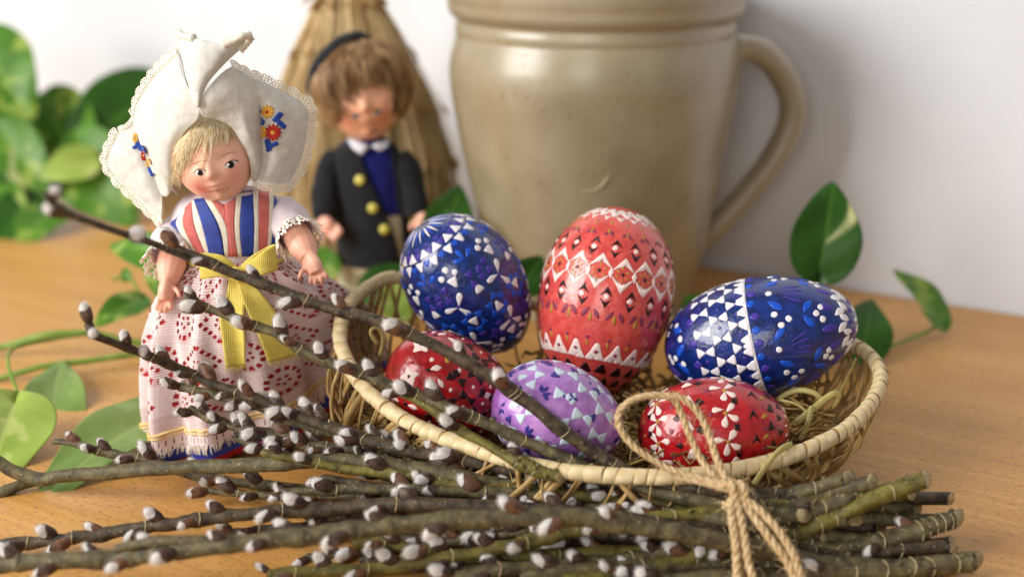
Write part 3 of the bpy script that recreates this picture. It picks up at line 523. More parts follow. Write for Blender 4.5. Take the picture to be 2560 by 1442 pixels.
def build_girl():
    base = np.array([-12.4, 51.6, 0]); t = empty('girl_doll', base, 'small doll in winged white lace bonnet, striped bodice and lace skirt with yellow bow', 'doll')
    # ---- skirt
    wc = P(590, 636, 51.4); hc = PZ(650, 1012, 1.15)+np.array([0, 0, 0])
    prof = lambda v: np.interp(v, [0, .05, .14, .25, .4, .6, .8, 1], [1.75, 2.25, 3.0, 3.6, 4.1, 4.38, 4.52, 4.66])
    def ringpt(v, ph, dr=0., fold=1., dz=0.):
        s = prof(v)+dr; c = wc+(hc-wc)*v; tl = min(1, v*1.3)
        A = np.array([1, .30*tl, .20*tl]); Bx = np.array([.03, -.80, 0]); f = .085*min(1, .25+v)*math.sin(11*ph+1.1*math.sin(2*ph))+.032*math.sin(23*ph+v*3)*(1-.4*v)+.03*math.sin(5*ph+v*2)
        cp = max(0., math.cos(ph)); return c+(A*math.cos(ph)+Bx*math.sin(ph)+np.array([.13, .5, .02])*cp*cp*tl)*s*(1+f*fold)+np.array([0, 0, dz])
    nu, nv = 720, 300; vs = np.linspace(0, 1.0, nv); ph = np.arange(nu)*2*math.pi/nu
    def fabric(vlist, n, dr, fold=1.): return np.array([[ringpt(v, p, dr, fold) for p in np.arange(n)*2*math.pi/n] for v in vlist])
    under = fabric(np.r_[np.linspace(.0, 1.0, 40), 1.06, 1.10], 160, -.09); under[..., 2] = np.maximum(under[..., 2], .03)
    mi = np.zeros((41, 160), int); mi[38:40] = 1
    obj('red_underskirt', grid(under, closed_u=True), [M['red'], M['bluecloth']], t, mi=mi.ravel())
    # coarse lace points, refined by interpolation
    co = fabric(np.linspace(0, 1.0, 60), 180, .0); co2 = np.concatenate([co, co[:, :1]], 1)
    ui = np.arange(nu)*180/nu; u0 = ui.astype(int); uf = (ui-u0)[None, :, None]; L1 = co2[:, u0]*(1-uf)+co2[:, u0+1]*uf
    vi = vs*59; v0 = np.minimum(vi.astype(int), 58); vf = (vi-v0)[:, None, None]; lace = L1[v0]*(1-vf)+L1[v0+1]*vf
    V_, U_ = np.meshgrid((vs[:-1]+vs[1:])/2, np.arange(nu)/nu, indexing='ij')
    X = U_*26.0; Y = V_*8.0; keep = np.ones_like(X, bool)                # cm across / down
    def ringholes(cx, cy, rx, ry, w, k, duty):
        a = np.arctan2((Y-cy)/ry, (X-cx)/rx); d = np.hypot((X-cx)/rx, (Y-cy)/ry); return (np.abs(d-1) < w) & (np.mod(a*k/6.2832, 1) < duty)
    tw, thh = 26/13, 2.15
    for r_ in range(4):
        for q in range(14):
            cx = (q+.5*(r_ % 2))*tw; cy = .62+r_*thh*.78
            if cy > 6.6: continue
            dx = np.abs(X-cx); dy = Y-cy; m = (dx < 1.1) & (np.abs(dy) < 1.1)
            dia = np.abs(dx/.86)+np.abs(dy/.82); along = np.mod((dx-np.abs(dy))*2.6+.1, 1)
            if (q+r_) % 2 == 0: keep &= ~(m & (np.abs(dia-1) < .15) & (along < .6))
            else: keep &= ~(m & ringholes(cx, cy, .56, .62, .17, 12, .6))
            keep &= ~(m & ringholes(cx, cy, .2, .2, .35, 5, .5))
    dens = np.mod(Y*9.5, 1) > .5
    fr = V_ > .875
    keep |= fr
    keep &= ~(fr & (V_ > .915) & (V_ < .95) & (np.mod(X*5.2, 1) < .16)); keep &= ~(fr & (V_ > .962) & (V_ < .985) & (np.mod(X*4.2+.5, 1) < .28)); keep &= ~((V_ > .955) & (V_ > .99-.03*np.abs(np.sin(X*4.2*math.pi))) & (np.mod(X*2.1, 1) < .5) & (V_ > .988))
    sheer = np.zeros((nv, nu)); Yv = vs*8.0
    motif = np.abs(np.mod(np.arange(nu)/nu*26/tw+.5*np.round((vs[:, None]*8-.62)/(thh*.78)), 1)-.5)*2
    sheer[:] = np.where(np.mod(Yv[:, None]*9.5, 1) > .45, 1.0, .12); sheer = sheer*(.55+.45*motif); sheer[vs > .875] = 0
    VF = grid(lace, closed_u=True, mask=keep); obj('lace_skirt', VF, M['sheerlace'], t, attrs=dict(sheer=sheer.ravel()[grid.used]))
    tree = bvh(grid(co, closed_u=True))
    for v, rr in ((.868, .055), (.89, .04)):
        p = np.array([ringpt(v, x, .07) for x in np.arange(260)*2*math.pi/260]); obj('gold_trim', tube(p, rr, 6, True, fn=lambda i, a: 1+.35*np.sin(i*1.3+a)), M['gold'], t)
    # pulled-thread fringe under the hem
    mb = MB()
    for i in range(300):
        p = i/300*6.283; a = ringpt(.965, p, .05); b = ringpt(1.0, p+random.uniform(-.02, .02), .12); b = b+nrm(b-a)*random.uniform(.05, .16); b[2] = max(b[2], .05); mb.add(tube(spline([a, (a+b)/2+[0, -.05, 0], b], 4), .028, 4, caps=False))
    o = obj('lace_fringe', mb.get(), M['rwhite'], t); o['kind'] = 'stuff'
    # ---- body
    mb = MB()
    sh = lambda row, cxp, hw, d: (P(cxp, row, 51.4), hw, d)
    rings = [sh(650, 588, 1.85, 1.3), sh(600, 578, 2.1, 1.35), sh(560, 566, 2.42, 1.35), sh(525, 566, 2.3, 1.25), sh(492, 572, 1.9, 1.05), sh(474, 575, 1.2, .9), sh(475, 562, .7, .7), sh(440, 555, .65, .65)]
    body_pts = np.array([[c+np.array([math.cos(a)*hw, math.sin(a)*d, 0]) for a in np.arange(40)*2*math.pi/40] for c, hw, d in rings]); body_pts = np.array([spline(body_pts[:, j], 30) for j in range(40)]).transpose(1, 0, 2)
    bv = grid(body_pts, closed_u=True); btree = bvh(bv); Vb, Fb = bv; Fb = [tuple(f) for f in Fb]+[tuple(range(40))[::-1], tuple(29*40+k for k in range(40))]; obj('blouse', (Vb, Fb), M['blouse'], t)
    mb.add(tube([P(560, 520, 51.4), P(556, 480, 51.4), P(552, 440, 51.3)], .6, 14))
    Y1 = 49.9
    arm(mb, [P(462, 560, 52.0), P(438, 612, 51.3), P(428, 665, Y1+.3), P(420, 705, Y1-.2)], [.45, .6, .62, .4], ([P(421, 690, Y1-.1), P(417, 722, Y1-.3), P(414, 748, Y1-.4)], [.4, .58, .5]),
        [[P(a, b, Y1-.3), P(c, d, Y1-.6), P(e, f, Y1-.5)] for a, b, c, d, e, f in ((404, 738, 396, 758, 391, 776), (411, 742, 404, 765, 402, 783), (418, 744, 415, 768, 414, 783), (425, 740, 427, 762, 427, 774))]+[[P(430, 715, Y1-.3), P(444, 728, Y1-.7), P(450, 744, Y1-.8)]])
    arm(mb, [P(680, 528, 52.0), P(728, 570, 51.3), P(757, 615, Y1+.3), P(772, 648, Y1-.3)], [.45, .6, .62, .4], ([P(767, 636, Y1-.2), P(779, 662, Y1-.4), P(787, 682, Y1-.5)], [.4, .58, .5]),
        [[P(a, b, Y1-.4), P(c, d, Y1-.7), P(e, f, Y1-.6)] for a, b, c, d, e, f in ((797, 672, 812, 684, 821, 698), (792, 678, 802, 694, 806, 711), (785, 682, 789, 698, 789, 714), (778, 680, 777, 696, 775, 709))]+[[P(765, 665, Y1-.4), P(753, 682, Y1-.8), P(747, 698, Y1-.8)]])
    o = obj('body', mb.get(), M['skin2'], t); remesh(o, .04, 9)
    # ---- head
    hcn = P(535, 393, 51.0); R3 = cam_frame(math.radians(14), math.radians(1.5), math.radians(20))
    (HV, HF), col = head_grid(hcn, R3, 1.86, lambda lo: .62-.12*np.cos(lo)+0*lo-.25*(np.abs(lo) > 1.2), ('#f4c0a8', '#dcbf8e', '#e4604e'), [(-.42, -.50, .19, .75), (.55, -.45, .25, .35), (-.55, -.35, .3, .25), (0, -.16, .12, .12)])
    head = obj('head', (HV, HF), M['skin'], t, attrs=dict(Col=col)); ht = bvh((HV, HF))
    Z = lambda a, b: (380+a*.1803, 260+b*.1803)
    def eye(pts, lash, iris, ri, hl, lashw):
        e = obj('eye', press(ht, [Z(*q) for q in pts], .02), M['eyewhite'], head)
        obj('iris_ring', press(ht, ell(*Z(*iris), ri*1.18, ri*1.25), .03), M['eyeblue'], e)
        obj('iris', press(ht, ell(*Z(*iris), ri, ri*1.08), .045), M['eyedark'], e); obj('highlight', press(ht, ell(*Z(*hl), 2.6, 3.2, n=8), .07), M['eyewhite'], e)
        obj('lash_line', tube([hit(ht, *q, .035)[0] for q in spline([Z(*q) for q in lash], 12)], np.linspace(.012, lashw*.8, 12), 5), M['brow'], e)
    eye([(590, 965), (612, 925), (650, 902), (700, 905), (745, 932), (722, 970), (680, 990), (630, 985)], [(585, 965), (612, 922), (655, 898), (705, 900), (752, 930)], (672, 945), 7.0, (640, 937), .028)
    eye([(985, 885), (1020, 840), (1070, 800), (1130, 788), (1180, 793), (1150, 840), (1100, 880), (1040, 893)], [(985, 880), (1020, 836), (1070, 795), (1130, 783), (1190, 792)], (1088, 842), 7.6, (1056, 845), .03)
    for pts in ([(570, 838), (630, 806), (700, 788), (770, 782)], [(965, 728), (1030, 692), (1090, 672), (1165, 672)]): obj('eyebrow', tube([hit(ht, *q, .01)[0] for q in spline([Z(*q) for q in pts], 10)], .010, 5), M['brow'], head)
    lips = obj('lower_lip', press(ht, [Z(*q) for q in ((868, 1198), (920, 1200), (985, 1192), (1040, 1170), (1068, 1158), (1050, 1195), (1000, 1225), (940, 1232), (895, 1220))], .02), M['lip'], head)
    obj('mouth_line', tube([hit(ht, *q, .012)[0] for q in spline([Z(*q) for q in ((862, 1196), (920, 1196), (985, 1188), (1040, 1166), (1068, 1150))], 12)], .010, 5), M['lipline'], head)
    # ---- fringe of hair
    mb = MB(); rd = random.Random(2)
    def strand(a, b, cpt, lift, r): 
        q = spline([a, cpt, b], 8); pts = []
        for i, (x, y) in enumerate(q):
            p, n = hit(ht, x, y, lift*(math.sin(math.pi*(.15+.8*i/7)))+.02, 50.2); pts.append(p)
        mb.add(tube(pts, np.linspace(r, r*.35, 8), 4, caps=False))
    for i in range(800):
        u = rd.random(); a = np.array([np.interp(u, [0, .3, .6, 1], [448, 480, 520, 578]), np.interp(u, [0, .3, .6, 1], [372, 322, 296, 305])]); L = np.interp(u, [0, .2, .45, .7, .85, 1], [95, 135, 130, 85, 70, 45])*rd.uniform(.45, 1.05)
        ang = np.interp(u, [0, .3, .55, .75, 1], [1.62, 2.05, 1.98, 1.7, 1.45])+rd.gauss(0, .12); b = a+L*np.array([math.cos(ang), math.sin(ang)]); cpt = (a+b)/2+np.array([rd.uniform(2, 9), rd.uniform(-4, 2)]); strand(a, b, cpt, rd.uniform(.01, .13), rd.uniform(.007, .014))
    for x0, y0, x1, y1 in ((448, 400, 452, 470), (446, 395, 449, 455), (625, 395, 628, 455), (622, 385, 629, 440), (618, 370, 630, 425), (520, 330, 505, 430), (530, 325, 525, 400), (570, 320, 566, 365), (562, 320, 560, 355)):
        for k in range(7): strand(np.array([x0+rd.uniform(-4, 4), y0]), np.array([x1+rd.uniform(-4, 4), y1+rd.uniform(-12, 8)]), np.array([(x0+x1)/2+rd.uniform(-3, 3), (y0+y1)/2]), .08, .015)
    obj('hair', mb.get(), M['blonde'], head)
    # ---- bonnet
    cap = obj('bonnet', grid(patch(pg([        # left half of the crown
        [(497, 262, -1.9), (474, 225, -1.7), (455, 180, -1.3), (446, 135, -.9)], [(500, 280, -1.8), (455, 250, -1.5), (415, 215, -.8), (388, 190, -.1)], [(494, 300, -1.55), (440, 290, -1.3), (380, 265, -.5), (350, 247, .4)], [(462, 330, -1.25), (425, 330, -1.2), (372, 320, -.5), (333, 292, .5)], [(441, 372, -.95), (412, 385, -1.0), (375, 380, -.5), (338, 340, .5)], [(436, 420, -.75), (418, 440, -.8), (395, 440, -.5), (368, 412, .2)], [(432, 470, -.55), (420, 490, -.6), (408, 490, -.4), (398, 482, .0)]], 51), 40, 60)), M['white'], t, solid=.03)
    rc = patch(pg([[(497, 262, -1.9), (520, 222, -1.9), (552, 185, -1.6), (580, 166, -1.2)], [(506, 290, -1.75), (545, 252, -1.9), (590, 225, -1.6), (635, 206, -.9)], [(540, 298, -1.55), (580, 285, -1.6), (610, 270, -1.5), (655, 240, -.8)], [(578, 318, -1.3), (605, 320, -1.4), (625, 315, -1.3), (655, 290, -.6)], [(606, 360, -1.0), (622, 362, -1.1), (638, 360, -1.0), (658, 350, -.4)], [(624, 400, -.75), (632, 402, -.8), (645, 405, -.7), (662, 400, -.2)], [(629, 450, -.5), (634, 452, -.5), (642, 452, -.4), (655, 448, .0)]], 51), 40, 60)
    obj('crown_panel', grid(crease(rc)), M['white'], cap, solid=.03)
    # turned-up peak with two horns
    pk = patch(pg([[(487, 262, -1.75), (490, 266, -1.95), (494, 268, -2.05), (498, 267, -2.0), (502, 262, -1.8)], [(470, 215, -1.4), (480, 218, -1.9), (495, 222, -2.1), (508, 222, -2.0), (516, 213, -1.5)], [(452, 150, -.9), (474, 155, -1.7), (505, 165, -2.1), (535, 172, -2.0), (558, 163, -1.3)], [(445, 115, -.6), (470, 120, -1.4), (510, 130, -1.9), (552, 138, -1.9), (598, 125, -1.1)], [(446, 84, -.5), (478, 96, -1.2), (520, 104, -1.6), (565, 112, -1.7), (624, 92, -1.2)]], 51), 50, 50)
    obj('turned_up_peak', grid(crease(pk)), M['white'], cap, solid=.03)
    mb = MB()  # rolled horn edge
    for path in ([(446, 84, -.5), (462, 92, -.9), (485, 97, -1.25)], [(556, 112, -1.75), (585, 103, -1.7), (606, 92, -1.6), (626, 90, -1.3)], [(600, 126, -1.2), (616, 110, -1.2), (628, 92, -1.2)]):
        mb.add(tube(spline([P(a, b, 51+c) for a, b, c in path], 14), np.interp(np.linspace(0, 1, 14), [0, .5, 1], [.16, .13, .17]), 8, fn=lambda i, a: 1+.15*np.sin(i*2.1+2*a)))
    obj('rolled_edge', mb.get(), M['rwhite'], cap)
    # back of the bonnet, closing over the head
    pts = []
    for la in np.linspace(-.5, 1.5, 26):
        row = []
        for lo in np.linspace(math.pi*.42, math.pi*1.58, 40):
            d = np.array([math.cos(la)*math.sin(lo)*1.08, math.cos(la)*math.cos(lo)*1.15, math.sin(la)*1.12]); row.append(hcn+2.0*(d[0]*R3[0]+d[1]*R3[1]+d[2]*R3[2]))
        pts.append(row)
    obj('back_panel', grid(np.array(pts)), M['white'], cap, solid=.03)
    # wings
    lw = patch(pg([[(334, 296, .5), (326, 312, .5), (312, 320, .5), (298, 328, .6)], [(352, 355, .25), (330, 370, .15), (300, 385, .3), (268, 398, .7)], [(374, 410, .0), (352, 430, -.15), (325, 442, .1), (296, 448, .55)], [(392, 455, -.15), (378, 480, -.3), (362, 492, -.1), (346, 497, .3)], [(404, 486, -.2), (404, 515, -.35), (402, 535, -.25), (398, 552, .0)]], 51), 40, 60)
    rw = patch(pg([[(582, 168, -1.15), (605, 180, -.9), (630, 195, -.5), (660, 206, .1)], [(630, 225, -1.0), (660, 225, -.8), (700, 232, -.3), (735, 246, .3)], [(652, 280, -.8), (690, 278, -.8), (735, 276, -.3), (772, 276, .3)], [(655, 350, -.5), (690, 350, -.7), (735, 345, -.35), (768, 338, .3)], [(650, 410, -.3), (680, 418, -.5), (715, 418, -.25), (750, 412, .3)], [(636, 446, -.3), (660, 456, -.45), (690, 462, -.25), (725, 458, .3)]], 51), 40, 60)
    wl = obj('left_wing', grid(crease(lw)), M['white'], cap, solid=.03); wr = obj('right_wing', grid(crease(rw)), M['white'], cap, solid=.03)
    # lace borders: strips that leave the cloth edge outward, with real holes and scallops
    def border(edge, out, width, name, par, n=None, s=3.6):
        e = np.asarray(edge, float); L = np.r_[0, np.cumsum(np.linalg.norm(np.diff(e, axis=0), axis=1))]; n = int(L[-1]*40); m = 18
        q = np.array([np.interp(np.linspace(0, L[-1], n), L, e[:, k]) for k in range(3)]).T; oo = np.array([np.interp(np.linspace(0, L[-1], n), L, out[:, k]) for k in range(3)]).T; ll = np.linspace(0, L[-1], n)
        sc = width*(.78+.22*np.abs(np.sin(ll*s*math.pi/2))); rows = np.array([q+oo*(sc*f-.08)[:, None]+np.array([0, -.06*math.sin(f*5), 0])+(.03*np.sin(ll*9)*f)[:, None]*np.array([0, 1, 0]) for f in np.linspace(0, 1, m)])
        fm = (np.arange(m-1)+.5)/(m-1); FF, LL = np.meshgrid(fm, (ll[:-1]+ll[1:])/2, indexing='ij')
        k = ~((np.abs(FF-.3) < .09) & (np.mod(LL*s*2.4, 1) < .45)) & ~((np.abs(FF-.56) < .08) & (np.mod(LL*s*2.0+.3, 1) < .4)) & ~((np.abs(FF-.8) < .09) & (np.mod(LL*s*2.4+.5, 1) < .5)) & ~((FF > .92) & (np.mod(LL*s*2.4, 1) < .3))
        VF = grid(rows, mask=k); obj(name, VF, M['lace'], par, attrs=dict(sheer=np.zeros(len(VF[0]))), solid=.03)
    def outward(edge, center): e = np.asarray(edge); d = e-center; d[:, 1] *= .3; return nrm(d)
    lc = P(395, 400, 51); rcn = P(680, 340, 51)
    e1 = np.concatenate([lw[:, -1], lw[-1, ::-1][1:]]); border(e1, outward(e1, lc), .46, 'lace_border', wl); border(lw[0], nrm(np.tile(P(300, 300, 51)-P(330, 340, 51), (len(lw[0]), 1))), .26, 'lace_border', wl)
    e2 = np.concatenate([rw[0], rw[:, -1][1:], rw[-1, ::-1][1:]]); border(e2, outward(e2, rcn), .48, 'lace_border', wr)
    lc_e = spline(pg([[(446, 135, -.9), (388, 190, -.1), (350, 247, .4), (334, 296, .5)]], 51)[0], 40); border(lc_e, nrm(np.tile(P(380, 190, 51)-P(420, 240, 51), (40, 1))), .44, 'lace_border', cap)
    hl = spline([P(a, b, 51+c) for a, b, c in ((446, 84, -.5), (444, 110, -.6), (446, 138, -.85))], 20); border(hl, nrm(np.tile(P(430, 100, 51)-P(446, 104, 51), (20, 1))), .2, 'lace_border', cap)
    # inner lace bands lying on the wings
    # embroidery
    def bloom(tr, px, py, r, m, n=11, par=None, core=None, rot=0, sx=1.):
        mbb = MB()
        for i in range(n): a = rot+i*6.283/n; mbb.add(press(tr, ell(px+math.cos(a)*r*.58*sx, py+math.sin(a)*r*.58, r*.46*max(sx, .5), r*.17, a, 8), .07, 50.5))
        o = obj('embroidered_flower', mbb.get(), M[m], par)
        if core: obj('flower_centre', press(tr, ell(px, py, r*.26*sx, r*.26, n=8), .09, 50.5), M[core], o)
    def leafs(tr, lst, par, m='flowerb'):
        for px, py, l, w_, a in lst:
            mbb = MB()
            for i in range(5): f = i/4-.5; mbb.add(press(tr, ell(px+math.cos(a)*f*l*1.3, py+math.sin(a)*f*l*1.3, w_*.95, l*.3, a+1.2, 8), .06, 50.5))
            obj('embroidered_leaf', mbb.get(), M[m], par)
    tr = bvh(grid(rw)); bloom(tr, 669, 279, 17, 'flowery', 11, wr, 'flowerr'); bloom(tr, 683, 331, 21, 'flowerr', 12, wr, 'flowery'); bloom(tr, 659, 330, 17, 'flowery', 10, wr, None, .3, .6)
    leafs(tr, [(647, 275, 13, 8, 1.2), (651, 300, 15, 8, .8), (694, 293, 15, 8, -.9), (703, 311, 14, 7, .7), (672, 362, 18, 8, 1.4), (683, 362, 14, 6, -.5)], wr)
    tl = bvh(grid(lw)); bloom(tl, 339, 346, 15, 'flowery', 9, wl, None, .2, .45); bloom(tl, 359, 390, 16, 'flowerr', 9, wl, 'flowery', 0, .45); bloom(tl, 371, 408, 15, 'flowery', 9, wl, None, .1, .4)
    leafs(tl, [(346, 363, 15, 6, 1.1), (354, 372, 16, 6, 1.0), (340, 366, 10, 5, 2.4), (376, 428, 15, 5, 1.2)], wl)
    # ---- striped bodice ribbons, one mesh each
    cols = ['rblue', 'rwhite', 'rcoral', 'rwhite', 'rblue', 'rwhite', 'rcoral', 'rcoral', 'rwhite', 'rblue', 'rwhite', 'rcoral', 'rwhite', 'rblue']
    zx = lambda z: 220+z*.416
    top = [zx(v) for v in (540, 560, 590, 625, 640, 700, 745, 822, 890, 925, 990, 1022, 1085, 1112, 1150)]
    topy = [545, 535, 520, 505, 500, 496, 500, 512, 494, 480, 478, 474, 478, 488, 498]
    mid = [zx(v) for v in (505, 540, 580, 645, 692, 790, 832, 838, 880, 912, 1000, 1022, 1082, 1110, 1146)]
    bot = [zx(v) for v in (640, 655, 668, 715, 735, 825, 845, 862, 900, 925, 995, 1022, 1070, 1084, 1106)]; midy = [566]*15; boty = [640]*15
    bod = empty
    for i, m in enumerate(cols):
        rows = []
        for (xs, ys) in ((top, topy), (None, None), (mid, midy), (None, None), (bot, boty)):
            rows.append((xs, ys))
        def edge(k):
            q = spline([(top[k], topy[k]), (mid[k], midy[k]), (bot[k], boty[k])], 14); return q
        a, b = edge(i), edge(i+1); lift = (.035, .05, .042)[i % 3]; pts = []
        for f in np.linspace(0, 1, 7): pts.append([hit(btree, *(a[j]*(1-f)+b[j]*f), lift+.004*math.sin(math.pi*f), 51.6)[0] for j in range(14)])
        obj('bodice_ribbon', grid(np.array(pts)), M[m], t, solid=.03)
    obj('shirt_collar', press(btree, [(548, 497), (570, 492), (588, 492), (577, 515), (568, 532), (560, 515)], .03, 51.4), M['blouse'], t)
    # ---- sleeves
    def sleeve(path, rad, cuff_w, name):
        p = spline([P(*q) for q in path], 22); r = np.interp(np.linspace(0, 1, 22), np.linspace(0, 1, len(rad)), rad); V, F = tube(p, r, 28, caps=False, fn=lambda i, a: 1+.05*np.sin(5*a+i*.3)+.025*np.sin(9*a-i*.4)); s = obj('sleeve', (V, F), M['blouse'], t, solid=.03)
        T, N, B = frames(p); n = 240; m = 16; rows = []
        for f in np.linspace(0, 1, m):
            row = []
            for j in range(n):
                a = j*6.2832/n; rr = r[-1]*(1+.3*f)*(1+.06*math.sin(9*a)); row.append(p[-1]+T[-1]*(f*cuff_w*(.85+.15*abs(math.sin(a*9)))-.1)+(N[-1]*math.cos(a)+B[-1]*math.sin(a))*rr)
            rows.append(row)
        FF, AA = np.meshgrid((np.arange(m-1)+.5)/(m-1), (np.arange(n)+.5)/n, indexing='ij')
        k = ~((np.abs(FF-.3) < .12) & (np.mod(AA*30, 1) < .5)) & ~((np.abs(FF-.6) < .14) & (np.mod(AA*22+.4, 1) < .55)) & ~((FF > .82) & (np.mod(AA*36, 1) < .45))
        VF = grid(np.array(rows), closed_u=True, mask=k); obj('lace_cuff', VF, M['lace'], s, attrs=dict(sheer=np.zeros(len(VF[0]))), solid=.025)
    sleeve([(462, 545, 51.9), (448, 575, 51.6), (436, 608, 51.1), (430, 638, 50.5)], [.5, .8, .95, .9], .75, 'l')
    sleeve([(672, 515, 51.9), (700, 535, 51.7), (722, 558, 51.3), (738, 582, 50.8)], [.55, .85, .9, .82], .75, 'r')
    # ---- yellow bow
    def ribbon(rows, name, n1=40, n2=12): return obj(name, grid(patch(rows, n1, n2)), M['yellow'], t, solid=.03)
    hs = lambda px, py, l: hit(tree, px, py, l, 48.8)[0]
    yk = hs(598, 690, .5)[1]
    ribbon(np.array([[P(598, 672, yk), P(560, 640, yk-.15), P(508, 632, yk-.1), P(500, 642, yk-.3), P(545, 655, yk-.45), P(598, 684, yk-.1)], [P(598, 692, yk), P(560, 690, yk-.15), P(512, 694, yk-.1), P(505, 698, yk-.3), P(548, 692, yk-.45), P(598, 698, yk-.1)]]), 'bow_loop')
    ribbon(np.array([[P(598, 668, yk), P(628, 640, yk-.25), P(672, 615, yk-.1), P(688, 612, yk-.3), P(655, 630, yk-.5), P(602, 672, yk-.1)], [P(600, 700, yk), P(640, 688, yk-.25), P(684, 678, yk-.1), P(692, 676, yk-.3), P(650, 690, yk-.5), P(602, 702, yk-.1)]]), 'bow_loop')
    obj('bow_knot', tube(spline([P(584, 672, yk-.2), P(592, 684, yk-.35), P(604, 690, yk-.35), P(612, 700, yk-.2)], 10), np.array([.16, .24, .28, .3, .3, .3, .3, .28, .24, .16]), 10, fn=lambda i, a: 1+.12*np.sin(4*a)), M['yellow'], t)
    tl_ = [[(580, 690), (622, 692)], [(562, 740), (612, 742)], [(552, 790), (612, 792)], [(556, 850), (618, 850)], [(565, 910), (622, 905)]]
    tr_ = [[(592, 690), (616, 690)], [(606, 740), (650, 735)], [(620, 785), (678, 775)], [(642, 840), (702, 825)], [(662, 898), (726, 880)]]
    for lst, l0 in ((tl_, .22), (tr_, .32)):
        ctrl = np.array([[hs(*q, l0+.06*math.sin(i*2.1)) for q in (r[0], ((r[0][0]+r[1][0])/2, (r[0][1]+r[1][1])/2), r[1])] for i, r in enumerate(lst)])
        tail = obj('bow_tail', grid(patch(ctrl, 10, 40)), M['yellow'], t, solid=.03)
        mbb = MB(); e0, e1 = ctrl[-1][0], ctrl[-1][-1]; dn = nrm(ctrl[-1][1]-ctrl[-2][1])
        for i in range(26): p = e0+(e1-e0)*(i/25); mbb.add(tube(spline([p-dn*.05, p+dn*random.uniform(.04, .12), p+dn*random.uniform(.1, .28)+rng.normal(0, .03, 3)], 4), .012, 3, caps=False))
        obj('frayed_end', mbb.get(), M['yellow'], tail)['kind'] = 'stuff'
    obj('waist_ribbon', tube(np.array([ringpt(.02, x, .12, .3) for x in np.arange(80)*6.2832/80]), .1, 6, True), M['yellow'], t)
build_girl()

